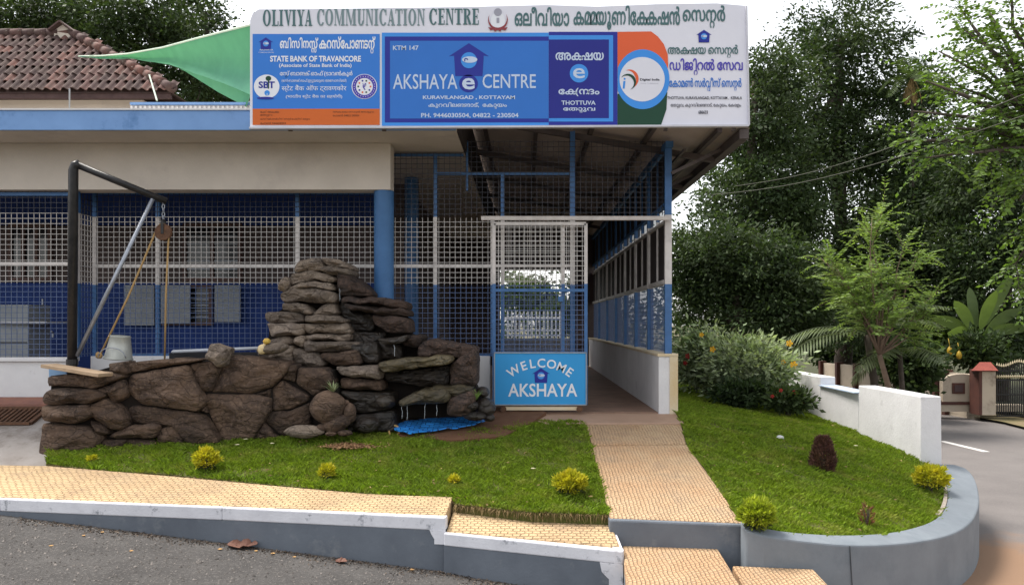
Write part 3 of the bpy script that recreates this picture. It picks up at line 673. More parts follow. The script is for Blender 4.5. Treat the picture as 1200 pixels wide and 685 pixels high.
mb = MB(); mb.box(1.84, 1.87, 9.4, 20.3, 2.99, 3.02); mb.build('pipe', M_steel, co_)
for y in (9.0, 10.6, 12.2):
    mb = MB(); mb.bar((1.72, y+.5, 2.75), (2.3, y+.5, 3.03), .035, .035); mb.build('bracket', M_steel, co_)
# gate rail
mb = MB(); mb.bar((X_(564,9.55),9.55,Z_(256,9.55)), (X_(784,9.55),9.55,Z_(256,9.55)), .05, .04); mb.bar((X_(564,9.55),9.53,Z_(254,9.55)), (X_(784,9.55),9.53,Z_(254,9.55)), .012, .012)
mb.build('gate_track', mat('rail_paint', (.62,.57,.54), (.45,.41,.39), 8, .5), co_)

# ------------------------------------------------------------------ text
GL = {}
def glyph(s, bold):
    "Latin run of text as a filled, slightly emboldened outline"
    key = (s, bold)
    if key in GL: return GL[key]
    c = bpy.data.curves.new('t', 'FONT'); c.body = s; c.size = 1; c.resolution_u = 3; c.offset = bold
    o = bpy.data.objects.new('t', c); me = bpy.data.meshes.new_from_object(o)
    vs = [(v.co.x, v.co.y) for v in me.vertices]; fs = [tuple(p.vertices) for p in me.polygons]
    bpy.data.objects.remove(o); bpy.data.curves.remove(c); bpy.data.meshes.remove(me)
    GL[key] = (vs, fs); return GL[key]
def iglyph(s, bold, B=.022):
    "Indic glyph: overlapping strokes are united band by band (non-zero winding) and thickened evenly"
    key = (s, bold, 'i')
    if key in GL: return GL[key]
    c = bpy.data.curves.new('t', 'FONT'); c.body = s; c.size = 1
    o = bpy.data.objects.new('t', c); COL.objects.link(o); cv = o.to_curve(bpy.context.evaluated_depsgraph_get()); E = []
    for sp in cv.splines:
        pts = []
        if sp.type == 'BEZIER':
            bp = sp.bezier_points; m = len(bp)
            for i in range(m):
                a, b = bp[i], bp[(i+1) % m]
                for k in range(5):
                    t = k/5; q = a.co*(1-t)**3 + a.handle_right*3*t*(1-t)**2 + b.handle_left*3*t*t*(1-t) + b.co*t**3; pts.append((q.x, q.y))
        else: pts = [(p.co.x, p.co.y) for p in sp.points]
        E += [(pts[i], pts[(i+1) % len(pts)]) for i in range(len(pts))]
    o.to_curve_clear(); bpy.data.objects.remove(o); bpy.data.curves.remove(c)
    if not E: GL[key] = ([], []); return GL[key]
    ylo = min(p[1] for e in E for p in e); yhi = max(p[1] for e in E for p in e); rows = {}
    j = math.floor((ylo-bold)/B)
    for jj in range(j, math.ceil((yhi+bold)/B)+1):
        y = (jj+.5)*B; X = []
        for (x0, y0), (x1, y1) in E:
            if (y0 > y) != (y1 > y): X.append((x0+(x1-x0)*(y-y0)/(y1-y0), 1 if y1 > y0 else -1))
        X.sort(); w = 0; iv = []
        for x, d in X:
            if w == 0: st_ = x
            w += d
            if w == 0: iv.append((st_, x))
        rows[jj] = iv
    vs = []; fs = []; K = int(round(bold/B))
    for jj in rows:
        al = []
        for d in range(-K, K+1):
            ex = math.sqrt(max(0, (bold+B*.3)**2-(d*B)**2)) if K else bold
            al += [(a-ex, b+ex) for a, b in rows.get(jj+d, [])]
        al.sort(); mg = []
        for a, b in al:
            if mg and a <= mg[-1][1]: mg[-1][1] = max(mg[-1][1], b)
            else: mg.append([a, b])
        for a, b in mg:
            k = len(vs); vs += [(a, jj*B), (b, jj*B), (b, (jj+1)*B), (a, (jj+1)*B)]; fs.append((k, k+1, k+2, k+3))
    GL[key] = (vs, fs); return GL[key]
def layout(s, bold):
    "visual-order Malayalam: '/x' sets x small under the last glyph, '~' joins closely, '^' a virama over the last glyph"
    V = []; Fc = []; x = 0; last = (0, .5); i = 0; under = False; join = False
    while i < len(s):
        ch = s[i]; i += 1
        if ch == ' ': x += .24; continue
        if ch == '/': under = True; continue
        if ch == '~': join = True; continue
        if ch == '^': ch = '\u0d4d'; sup = True
        else: sup = False
        vs, fs = iglyph(ch, bold)
        if not vs: continue
        x0 = min(v[0] for v in vs); x1 = max(v[0] for v in vs); w = x1-x0; o = len(V)
        if under:
            k = .62; cx = (last[0]+last[1])/2 + .08; V += [((v[0]-x0-w/2)*k+cx, v[1]*k-.36) for v in vs]; under = False
        elif sup:
            V += [(v[0]-x0+last[1]-w*.7, v[1]) for v in vs]
        else:
            gap = -.10 if join else (-.02 if ch in 'ിീ' else .035); join = False
            X = x+gap; V += [(v[0]-x0+X, v[1]) for v in vs]; last = (X, X+w); x = X+w
        Fc += [tuple(j+o for j in f) for f in fs]
    return V, Fc
def lettering(parent, s, box, Y, m, ml=False, bold=.0, name='lettering', arc=None, depth=0, arcf=None):
    V, Fc = layout(s, bold) if ml else (iglyph(s, bold) if len(s) > 1 and 0x900 < ord(s[1]) < 0x980 else glyph(s, bold))
    put_flat(parent, V, Fc, box, Y, m, name, arcf)
def put_flat(parent, V, Fc, box, Y, m, name='lettering', arcf=None):
    xs = [v[0] for v in V]; ys = [v[1] for v in V]; x0, x1, y0, y1 = min(xs), max(xs), min(ys), max(ys)
    bx0, bx1, by0, by1 = box
    W = []
    for v in V:
        px = bx0 + (v[0]-x0)/(x1-x0)*(bx1-bx0); py = by1 - (v[1]-y0)/(y1-y0)*(by1-by0)
        if arcf: px, py = arcf(px, py)
        q = P(px, py, Y); q.y -= (v[2]*.0003 if len(v) > 2 else 0); W.append(q)
    mb = MB(); mb.add(W, Fc); return mb.build(name, m, parent, fix=False)
def print_poly(parent, pts, Y, m, name='print', rect=None):
    mb = MB(); W = [P(px, py, Y) for px, py in pts]; mb.add(W, [tuple(range(len(W)))]); return mb.build(name, m, parent, fix=False)
def rectp(x0, x1, y0, y1): return [(x0,y1),(x1,y1),(x1,y0),(x0,y0)]
def circp(cx, cy, r, n=36, ry=None, a0=0, a1=360): return [(cx+r*math.cos(math.radians(-(a0+(a1-a0)*k/n))), cy+(ry or r)*math.sin(math.radians(-(a0+(a1-a0)*k/n)))) for k in range(n + (0 if a1-a0 >= 360 else 1))]
def ring(parent, cx, cy, r0, r1, Y, m, a0=0, a1=360, name='print', ry=1.0, taper=False):
    n = 40; V = []; Fc = []
    for k in range(n+1):
        t = k/n; a = math.radians(a0+(a1-a0)*t); rr0 = r0 + ((r1-r0)*.98*(abs(2*t-1)**1.5) if taper else 0)
        V += [P(cx+rr0*math.cos(a), cy-rr0*math.sin(a)*ry, Y), P(cx+r1*math.cos(a), cy-r1*math.sin(a)*ry, Y)]
    Fc = [(2*k, 2*k+1, 2*k+3, 2*k+2) for k in range(n)]
    mb = MB(); mb.add(V, Fc); return mb.build(name, m, parent, fix=False)
def ink(name, c): return mat('ink_'+name, c, tuple(x*.92 for x in c), 2, .5, spec=.3)
I_white = ink('white', (.80,.82,.88)); I_teal = ink('teal', (.075,.16,.17)); I_tealp = ink('faded_teal', (.19,.27,.29)); I_blue = ink('blue', (.035,.20,.66)); I_blue2 = ink('mid_blue', (.03,.17,.58)); I_sky = ink('light_blue', (.05,.28,.78))
I_navy = ink('navy', (.018,.028,.30)); I_navy2 = ink('deep_navy', (.015,.02,.24)); I_or = ink('orange', (.62,.13,.02)); I_or2 = ink('red_orange', (.75,.12,.04)); I_green = ink('dark_green', (.008,.055,.03)); I_pale = ink('pale', (.55,.64,.80)); I_blk = ink('black', (.03,.03,.05)); I_grey = ink('grey', (.35,.35,.42)); I_red = ink('red', (.28,.05,.06)); I_brown = ink('brown', (.10,.03,.01)); I_ind = ink('indigo', (.07,.05,.42))
def house_logo(parent, cx, cy, w, Y, m, eye=True):
    h = w*.82
    print_poly(parent, [(cx-w*.34,cy+h*.5),(cx+w*.34,cy+h*.5),(cx+w*.37,cy-h*.12),(cx+w*.5,cy-h*.10),(cx,cy-h*.5),(cx-w*.5,cy-h*.10),(cx-w*.37,cy-h*.12)], Y, m, 'emblem')
    print_poly(parent, circp(cx, cy+h*.02, w*.2, 24), Y-.002, I_sky, 'emblem')
    if eye:
        print_poly(parent, circp(cx+w*.02, cy, w*.19, 24, w*.08), Y-.004, I_pale, 'emblem')
        ring(parent, cx-w*.07, cy+w*.01, w*.025, w*.05, Y-.006, I_navy, 0, 230, 'emblem')

BY = 8.56
bb = thing('shop_signboard', 'long printed signboard mounted on the front edge of the roof', 'signboard', (.3, BY, 3.05))
mb = MB()
top = [(293,150),(293,24),(296,16),(303,11),(420,10),(560,8),(640,6),(700,8),(770,5),(840,4),(874,7),(877,147)]
mb.prism([P(x, y, BY+.004) for x, y in top], (0,.04,0)); mb.build('panel', mat('flex_print', (.74,.74,.82), (.68,.68,.76), 1.5, .5, .002, 3), bb)
mb = MB()
for px in (340,450,560,670,780,860): p = P(px, 150, BY+.06); mb.box(p.x-.02, p.x+.02, BY+.05, BY+.09, p.z-.03, p.z+1.15)
for py in (40,146): a = P(296,py,BY+.1); b = P(874,py,BY+.1); mb.bar(a, b, .03, .03)
mb.build('support_frame', M_steel, bb)
mb = MB(); a = P(293,150.5,BY); b = P(877,147.6,BY); mb.bar(a, b, .06, .02); mb.build('bottom_trim', mat('trim_white', (.6,.6,.66)), bb)
mb = MB(); a = P(877.4,147,BY); b = P(874.4,8,BY); mb.bar(a, b, .05, .015, (1,0,0)); mb.build('side_trim', MATS['trim_white'], bb)
# serif alphabet for the headline
def serif(ch):
    Q = []; t = .20; th = .075; sf = .07
    def q(*p): Q.append(list(p))
    def r(x0, x1, y0, y1): q((x0,y0),(x1,y0),(x1,y1),(x0,y1))
    def arc(cx, cy, ro, rio, ry, riy, a0, a1, n=14):
        for k in range(n):
            A = math.radians(a0+(a1-a0)*k/n); B = math.radians(a0+(a1-a0)*(k+1)/n)
            q((cx+rio*math.cos(A), cy+riy*math.sin(A)), (cx+ro*math.cos(A), cy+ry*math.sin(A)), (cx+ro*math.cos(B), cy+ry*math.sin(B)), (cx+rio*math.cos(B), cy+riy*math.sin(B)))
    if ch == 'I': r(.08,.28,0,1); r(0,.36,0,sf); r(0,.36,1-sf,1); return Q, .42
    if ch == 'L': r(.08,.28,0,1); r(0,.36,1-sf,1); r(0,.58,0,sf); r(.52,.59,sf,.3); return Q, .62
    if ch == 'O': arc(.36,.5,.36,.16,.52,.44,0,360,24); return Q, .78
    if ch == 'C': arc(.36,.5,.36,.16,.52,.44,40,320,20); r(.56,.64,.62,.98); return Q, .70
    if ch == 'V': q((.06,1),(.27,1),(.42,.12),(.33,0)); q((.33,0),(.40,0),(.60,1),(.53,1)); r(0,.33,1-sf,1); r(.46,.68,1-sf,1); return Q, .66
    if ch == 'Y': q((.04,1),(.26,1),(.42,.45),(.24,.45)); q((.36,.45),(.42,.45),(.60,1),(.53,1)); r(.24,.44,0,.46); r(.15,.53,0,sf); r(0,.32,1-sf,1); r(.46,.68,1-sf,1); return Q, .66
    if ch == 'A': q((.06,0),(.13,0),(.36,1),(.30,1)); q((.40,0),(.62,0),(.40,1),(.29,1)); r(.16,.48,.27,.35); r(0,.21,0,sf); r(.34,.68,0,sf); return Q, .68
    if ch == 'M': r(.07,.13,0,1); r(.68,.88,0,1); q((.07,1),(.27,1),(.52,.15),(.44,0)); q((.44,0),(.50,0),(.74,1),(.68,1)); r(0,.21,0,sf); r(.6,.96,0,sf); r(0,.24,1-sf,1); r(.68,.96,1-sf,1); return Q, 1.0
    if ch == 'N': r(.07,.14,0,1); r(.54,.61,0,1); q((.07,1),(.27,1),(.61,0),(.52,0)); r(0,.21,0,sf); r(0,.24,1-sf,1); r(.46,.69,1-sf,1); return Q, .73
    if ch == 'U': r(.08,.28,.28,1); r(.55,.62,.28,1); arc(.35,.3,.27,.10,.31,.22,180,360,10); r(0,.36,1-sf,1); r(.47,.70,1-sf,1); return Q, .74
    if ch == 'T': r(.22,.42,0,1); r(.13,.51,0,sf); r(0,.64,1-sf-.01,1.0); r(0,.06,.72,.93); r(.58,.64,.72,.93); return Q, .67
    if ch == 'E': r(.08,.28,0,1); r(0,.56,0,sf); r(0,.55,1-sf,1); r(.28,.45,.47,.54); r(.50,.56,sf,.28); r(.49,.55,.74,1-sf); r(.4,.45,.38,.64); return Q, .62
    if ch == 'R': r(.08,.28,0,1); r(0,.36,0,sf); r(0,.3,1-sf,1); arc(.3,.75,.32,.14,.25,.18,-90,90,10); q((.3,.5),(.46,.52),(.70,0),(.48,0)); return Q, .72
    return Q, .32
def serif_text(s):
    V = []; Fc = []; x = 0; k = 0
    for ch in s:
        Q, adv = serif(ch)
        for p in Q:
            o = len(V); V += [(a+x, b, k) for a, b in p]; Fc.append(tuple(range(o, o+4))); k = (k+1) % 9
        x += adv + .035
    return V, Fc
for s, bx, mm in (('OLIVIYA', (308,366,11.5,31), I_teal), ('COMMUNICATION', (371.5,498,10.5,30.5), I_tealp), ('CENTRE', (503,561,10,29.5), I_teal)):
    V, Fc = serif_text(s); ks = [v[2] for v in V]
    o = put_flat(bb, [(v[0], v[1]) for v in V], Fc, bx, BY-.001, mm)
    for v, kk in zip(o.data.vertices, ks): v.co.y -= kk*.0003
# Malayalam headline (visual order)
HL = .018
lettering(bb, 'ഒലീവിയാ', (603,667,8.5,31), BY-.001, I_teal, True, HL)
lettering(bb, 'കമ~മ~്യൂണിക~ക', (0,1,0,1), BY, I_teal, True, HL) if False else None
lettering(bb, 'കമ~മ~യൂണിേക~കഷൻ', (672,797,6.5,35), BY-.001, I_teal, True, HL)
lettering(bb, 'െസന/റർ', (800,850,6.5,33), BY-.001, I_teal, True, HL)
# crest between the headlines
print_poly(bb, circp(583.5,25,8.5,28,11), BY-.001, I_white, 'crest'); print_poly(bb, circp(583.5,14.5,4.6,20), BY-.003, I_grey, 'crest')
ring(bb, 583.5, 23.5, 8.5, 11.5, BY-.004, I_red, 150, 395, 'crest', 1.05, True); print_poly(bb, [(572,32),(583,34),(595,32),(592,36),(588,34.5),(586,37.5),(583.5,35),(580,37.5),(578,34.5),(575,36)], BY-.0055, I_red, 'crest')
print_poly(bb, rectp(582,585,21,27), BY-.0045, I_grey, 'crest')
# panel 1
print_poly(bb, [(296,128),(445,128),(445,40),(296,40)], BY-.001, I_blue, 'print'); print_poly(bb, rectp(296,445,127.5,146.5), BY-.0025, I_or)
T = lambda s, bx, m, ml=False, b=0.0, Yo=.003: lettering(bb, s, bx, BY-Yo, m, ml, b)
house_logo(bb, 311.5, 51, 17, BY-.003, I_navy); T('AKSHAYA', (304,320,57.5,59.5), I_white); T('COMMON CENTRE', (303,321,61,62.3), I_white)
T('ബിസിനസ/സ^', (328,373,44,62), I_white, True, .02); T('കറസ^േപാണ~ടന/റ^', (374,440,43,63), I_white, True, .02)
T('STATE BANK OF TRAVANCORE', (316.5,423,65.5,72.5), I_white, False, .035); T('(Associate of State Bank of India)', (327,412,74.5,80), I_white, False, .02)
T('േസ/റ/റ^ ബാങ~ക^ ഓഫ^ (ടാവൻകൂർ', (328,413,83,91), I_white, True, .01); T('(േസ/റ/റ^ ബാങ~ക^ ഓഫ^ ഇന/ത~യയുെട അേസാസിേയ/റ/റ^)', (330,406,92.5,97.5), I_white, True)
T('स्टेट बैंक ऑफ ट्रावणकोर', (330,406,99.5,108), I_white); T('(भारतीय स्टेट बैंक का सहयोगी)', (335,401,110.5,116), I_white)
print_poly(bb, circp(312.5,101.5,15,36,14), BY-.003, I_white, 'emblem'); T('SBT', (303,322,95.5,103.5), I_navy, False, .03, .005); print_poly(bb, circp(313,109,3.2,16), BY-.005, I_sky, 'emblem'); print_poly(bb, circp(314.5,92,3.4,10,3), BY-.005, I_green, 'emblem'); print_poly(bb, rectp(313.8,315.2,93,104), BY-.0065, I_green, 'emblem'); print_poly(bb, circp(311,115,10,16,1.5), BY-.006, I_navy, 'emblem'); print_poly(bb, rectp(312.7,313.3,109.5,112), BY-.0065, I_white, 'emblem')
print_poly(bb, circp(427,101.5,15,36,14.6), BY-.003, I_white, 'emblem'); ring(bb, 427, 101.5, 10, 14, BY-.005, I_ind, name='emblem')
for k in range(10):
    a = math.radians(k*36); print_poly(bb, circp(427+7.2*math.cos(a), 101.5+7*math.sin(a), 1.1, 8), BY-.005, (I_or2, I_navy, I_green)[k % 3], 'emblem')
T('₹', (424.8,429.2,97.5,105.5), I_ind, False, .02, .005)
for k in range(26):
    a = math.radians(k*360/26); print_poly(bb, circp(427+12*math.cos(a), 101.5+11.8*math.sin(a), .55, 5), BY-.0065, I_white, 'emblem')
for s, bx in (('േപര്: അക~ഷയ', (305,327,129.5,132.5)), ('േതാ/ടുവ', (305,319,134,137)), ('കസ~റ്റമർ െസർവീസ് െസന/റർ േപായി~ന~റ് േതാ/ടുവ', (305,363,138,141.5)), ('േഫാൺ: 9446030504', (305,335,143,145.8)), ('അക~ഷയ െസന/റർ േതാട/ടുവ', (390,438,130,133)), ('േഫാൺ: 04822 230504', (390,421,134,136.6))):
    T(s, bx, I_brown, True, .0, .004)
# panel 2
print_poly(bb, rectp(447.5,643,38.5,147.5), BY-.001, I_sky); print_poly(bb, rectp(451,643,43,143.5), BY-.0025, I_navy); print_poly(bb, rectp(457,643,48,139), BY-.004, I_blue2)
Y2 = .0055
T('KTM 147', (460.5,490.5,53.5,59), I_pale, False, .02, Y2)
house_logo(bb, 549.5, 70, 47, BY-Y2, I_navy)
T('AKSHAYA', (460.5,536,87,104.5), I_pale, False, .006, Y2); T('CENTRE', (565.5,628,87,103.5), I_pale, False, .006, Y2)
print_poly(bb, circp(549,98,11,32,10.3), BY-Y2, I_navy, 'emblem'); T('e', (541.5,556.5,91.5,105), I_pale, False, .02, .0075)
T('KURAVILANGAD , KOTTAYAM', (495.5,603.5,112,117), I_pale, False, .025, Y2); T('കുറവിലങ~ങാട^,  േകാ/ടയം', (502,594,120,127.5), I_pale, True, .012, Y2); T('PH. 9446030504, 04822 - 230504', (493.5,607.5,132.5,138.5), I_pale, False, .02, Y2)
# panel 3
print_poly(bb, rectp(643.1,723.5,37.5,147), BY-.001, I_navy); print_poly(bb, rectp(643.1,718.5,41.5,142.5), BY-.0025, I_sky); print_poly(bb, rectp(643.1,713.5,46.5,138.5), BY-.004, I_navy2)
T('അക~ഷയ', (651,707.5,61.5,71), I_pale, True, .015, Y2); print_poly(bb, circp(678.5,86,10.8,32), BY-Y2, I_sky, 'emblem'); T('e', (671.5,685.5,80,92), I_pale, False, .01, .0075)
T('േകന/(ദം', (0,1,0,1), I_pale, True) if False else None
T('േക~(ന~ദം', (654.5,702.5,103,113), I_pale, True, .015, Y2); T('THOTTUVA', (658,698,118,123), I_pale, False, .02, Y2); T('േതാ/ടുവ', (660,697.5,126,132), I_pale, True, .012, Y2)
# panel 4: tricolour swirl
orange = [(723.7,86)] + [(723.7,37.5),(763,37)] + [(771,43),(778,52),(782.5,64),(783,76),(782,84)]
print_poly(bb, orange, BY-.001, I_or2); print_poly(bb, [(723.7,147),(723.7,110),(782,108),(781.5,118),(781,128),(777,140),(774.5,147)], BY-.001, I_green)
blu = [p for p in circp(753,93,31.5,48,35)]
print_poly(bb, [(max(x,723.8), y) for x, y in blu], BY-.0025, I_sky); print_poly(bb, circp(752.5,93,26.5,48,26), BY-.004, ink('print_white', (.73,.73,.81)))
ring(bb, 738, 92.5, 6.6, 10.4, BY-.0055, I_or2, -65, 115, 'emblem', 1.05, True); ring(bb, 736, 96, 6.2, 9.4, BY-.007, I_green, -75, 150, 'emblem', 1.0, True); print_poly(bb, [(730.5,95),(733,95),(732,104),(729.7,104)], BY-.0055, I_sky, 'emblem'); print_poly(bb, circp(732,92.5,1.2,10), BY-.0055, I_sky, 'emblem')
T('Digital India', (750,773,92,95.5), I_blk, False, .03, .0055); T('Power To Empower', (751,772,97.3,98.6), I_grey, False, 0, .0055)
# panel 5
house_logo(bb, 825, 42.5, 18, BY-.002, I_navy); T('AKSHAYA', (819,831,48.5,49.8), I_navy)
T('അക~ഷയ െസന/റർ', (782.5,865,52.5,68), I_teal, True, .012); T('ഡിജി/ററൽ േസവ', (784.5,870.5,68.5,88), I_ind, True, .014); T('േകാമൺ സർവ/വീസ^ െസന/റർ', (784,869,91,106.5), I_blue2, True, .012)
T('THOTTUVA, KURAVILANGAD, KOTTAYAM ,  KERALA', (782,869.5,113,117), I_blk, False, .015); T('േതാ/ടുവ, കുറവിലങ~ങാട^, േകാ/ടയം, േകരളം', (786,868.5,120.5,127), I_blk, True, .008); T('686633', (818.5,829.5,129.5,133.5), I_blk, False, .02)

# ------------------------------------------------------------------ sliding gate
GY = 9.58
gt = thing('sliding_gate', 'open sliding mesh gate with white and blue frame and a light blue welcome board', 'gate', (.1, GY, 0))
xa, xb = X_(579,GY), X_(686.5,GY); zb, zt = Z_(474,GY), Z_(262,GY)
for a, b, w in [((xa,GY,zb),(xa,GY,zt),.038),((xb,GY,zb),(xb,GY,zt),.038),((xa,GY,zt),(xb,GY,zt),.038),((xa,GY,Z_(340,GY)),(xb,GY,Z_(340,GY)),.035),((xa,GY,Z_(413,GY)),(xb,GY,Z_(413,GY)),.03)]:
    mb = MB(); mb.bar(a, b, w, w); mb.build('frame_bar', M_paint, gt)
mb = MB(); wire_mesh_xz(mb, xa+.02, xb-.02, Z_(412,GY), zt-.02, GY, .062, .058, .0065); mb.build('wire_mesh', M_wire, gt)['kind'] = 'stuff'
mb = MB(); mb.box(X_(660,GY)-.018, X_(660,GY)+.018, GY+.02, GY+.05, Z_(412,GY), zt); mb.build('stile', M_paint, gt)
mb = MB(); mb.box(X_(634,GY)+.2, X_(634,GY)+.26, GY-.03, GY+.01, Z_(353,GY), Z_(347,GY)); mb.build('latch', M_blue, gt)
M_sign = ink('cyan_board', (.035,.32,.70)); 
mb = MB(); mb.prism([P(x,y,GY-.02) for x,y in rectp(579,687.5,412.5,474)], (0,.012,0)); bdp = mb.build('welcome_board', M_sign, gt)
mb = MB()
for a, b in (((579,413),(687.5,413)),((579,474),(687.5,474)),((579.5,413),(579.5,474)),((687,413),(687,474))):
    mb.bar(P(*a,GY-.024), P(*b,GY-.024), .014, .012)
mb.build('board_trim', M_blue if False else mat('steel_trim', (.35,.38,.42), (.25,.27,.3), 9, .4, metal=.5), gt)
# WELCOME on an arch, letter by letter
word = 'WELCOME'; cx, cyy, Rr = 633.5, 469, 43
angs = [148, 134.5, 121.5, 106.5, 88, 67, 48]; angs = [a*1 for a in (145,130.5,118,103.5,86.5,66.5,47.5)]
V = []; Fc = []
for chh, an in zip(word, (128,112.5,100.5,89,75.5,61.5,48.5)):
    vs, fs = glyph(chh, .015); x0 = min(v[0] for v in vs); x1 = max(v[0] for v in vs); o = len(V); a = math.radians(an); t = math.radians((90-an)*.85)
    for v in vs:
        u = (v[0]-(x0+x1)/2)*14.5; w = v[1]*14.5
        ux, uz = math.cos(t), -math.sin(t)
        X = cx + 47*math.cos(a) + u*ux + w*math.sin(t); Yy = cyy - 39*math.sin(a) - (u*uz + w*math.cos(t))
        V.append(P(X, Yy, GY-.0225))
    Fc += [tuple(j+o for j in f) for f in fs]
mb = MB(); mb.add(V, Fc); mb.build('lettering', I_white, gt, fix=False)
lettering(gt, 'AKSHAYA', (595.5,676.5,449,464.5), GY-.0225, I_white, False, .015)
house_logo(gt, 634, 439.5, 21, GY-.0225, I_navy)
mb = MB(); mb.box(X_(590,GY), X_(676,GY), GY-.03, GY+.03, Z_(480,GY), Z_(476,GY)); mb.build('bottom_rail', M_endc, gt)
for px in (590, 679): mb = MB(); p = P(px, 479, GY-.035); mb.lathe([(0,-.015),(.035,-.015),(.035,.015),(0,.015)], p, 16, Matrix.Rotation(math.pi/2, 3, 'X')); mb.build('wheel', M_rust, gt)

# ------------------------------------------------------------------ stones
def chaikin(poly, it=1, k=.22):
    for _ in range(it):
        q = []
        for i in range(len(poly)):
            a = poly[i]; b = poly[(i+1) % len(poly)]; q += [a*(1-k)+b*k, a*k+b*(1-k)]
        poly = q
    return poly
STONE_N = [0]
def corners(P_, r_):
    out = []; m = len(P_)
    for i in range(m):
        a, b, c = P_[i-1], P_[i], P_[(i+1) % m]; la, lc = (a-b).length, (c-b).length
        pa = b + (a-b)*min(r_/max(la,1e-6), .38); pc = b + (c-b)*min(r_/max(lc,1e-6), .38)
        out += [pa, pa.lerp(b,.5).lerp(b.lerp(pc,.5),.5), pc]
    return out
def stone(parent, px, Y, thick, bulge, m, gap=.006, rnd=.2, n=40, rough=1.0, name='stone', grow=1.0):
    seed = STONE_N[0]; STONE_N[0] += 1
    pts = [Vector(((x-PX0)*Y/F, EYE-(y-HY)*Y/F)) for x, y in px]
    c0 = sum(pts, Vector((0,0)))/len(pts); pts = [c0 + (p-c0)*grow for p in pts]; pts = corners(pts, rnd*.16); c = sum(pts, Vector((0,0)))/len(pts)
    d = [0]
    for i in range(len(pts)): d.append(d[-1] + (pts[(i+1) % len(pts)]-pts[i]).length)
    out = []
    for i in range(n):
        t = d[-1]*i/n; k = max(j for j in range(len(pts)) if d[j] <= t+1e-9); out.append(pts[k].lerp(pts[(k+1) % len(pts)], (t-d[k])/max(d[k+1]-d[k],1e-9)))
    R0 = sum((p-c).length for p in out)/n
    prof = [(0, thick), (0, .03), (.002, bulge*.05), (.009, -bulge*.25), (.022, -.48*bulge), (.06, -.66*bulge), (.14, -.84*bulge)]
    V = []; Fc = []
    def disp(x, z, y, amt):
        v = Vector((x*3.2, y*3.2, z*5+seed*3.1)); v2 = Vector((x*13, y*13, z*22+seed))
        return (noise.noise(v)*.04 + noise.noise(v2)*.014 + abs(noise.noise(v*1.9))*-.035 + round(noise.noise(Vector((x*2.1, seed, z*9)))*3)*.008)*amt*rough
    for ins, dy in prof:
        for p in out:
            w = (c-p); l = w.length; q = p + w.normalized()*min(ins*min(1, R0/.12)+gap, l*.6)
            y = Y + dy + disp(q.x, q.y, Y, .4+ins*6)
            j = Vector((noise.noise(Vector((q.x*9, seed, q.y*9))), noise.noise(Vector((q.y*9, seed+5, q.x*9)))))*.013*rough
            V.append((q.x+j.x, y, q.y+j.y))
    base = [Vector((V[(len(prof)-1)*n+i][0], V[(len(prof)-1)*n+i][2])) for i in range(n)]
    for kk, f in enumerate((.33, .66)):
        for p in base:
            q = p.lerp(c, f); V.append((q.x, Y - bulge*(.84+.16*(f+.33)) + disp(q.x, q.y, Y, 1.6), q.y))
    rings = len(prof)+2
    for r in range(rings-1):
        for i in range(n): j = (i+1) % n; Fc.append((r*n+i, r*n+j, (r+1)*n+j, (r+1)*n+i))
    V.append((c.x, Y-bulge+disp(c.x, c.y, Y, 1.6), c.y)); k = len(V)-1
    for i in range(n): Fc.append(((rings-1)*n+i, (rings-1)*n+(i+1) % n, k))
    mb = MB(); mb.add(V, Fc); return mb.build(name, m, parent, smooth=True)
def boulder(parent, px, py, rx, ry, Y, rd, m, name='stone', seed=0, tilt=0):
    bm = bmesh.new(); bmesh.ops.create_icosphere(bm, subdivisions=3, radius=1); c = P(px, py, Y); k = Y/F
    for v in bm.verts:
        p = v.co.copy(); f = 1 + .12*noise.noise(p*1.5+Vector((seed,0,0))) + .05*noise.noise(p*4+Vector((seed,3,0)))
        x, y, z = p.x*rx*k*f, p.y*rd*f, p.z*ry*k*f; ct, s_ = math.cos(tilt), math.sin(tilt)
        v.co = Vector((c.x + x*ct - z*s_, c.y + y, c.z + x*s_ + z*ct))
    me = bpy.data.meshes.new(name); bm.to_mesh(me); bm.free(); me.materials.append(m); me.polygons.foreach_set('use_smooth', [True]*len(me.polygons))
    return link(name, me, parent)
wallY = lambda px: 8.16 + clamp((px-45)/290, 0, 1)*.46
sw = thing('stone_garden_wall', 'dark brown flagstone garden wall running left from the rock cascade', 'stone wall', (-4, 8.5, -.3))
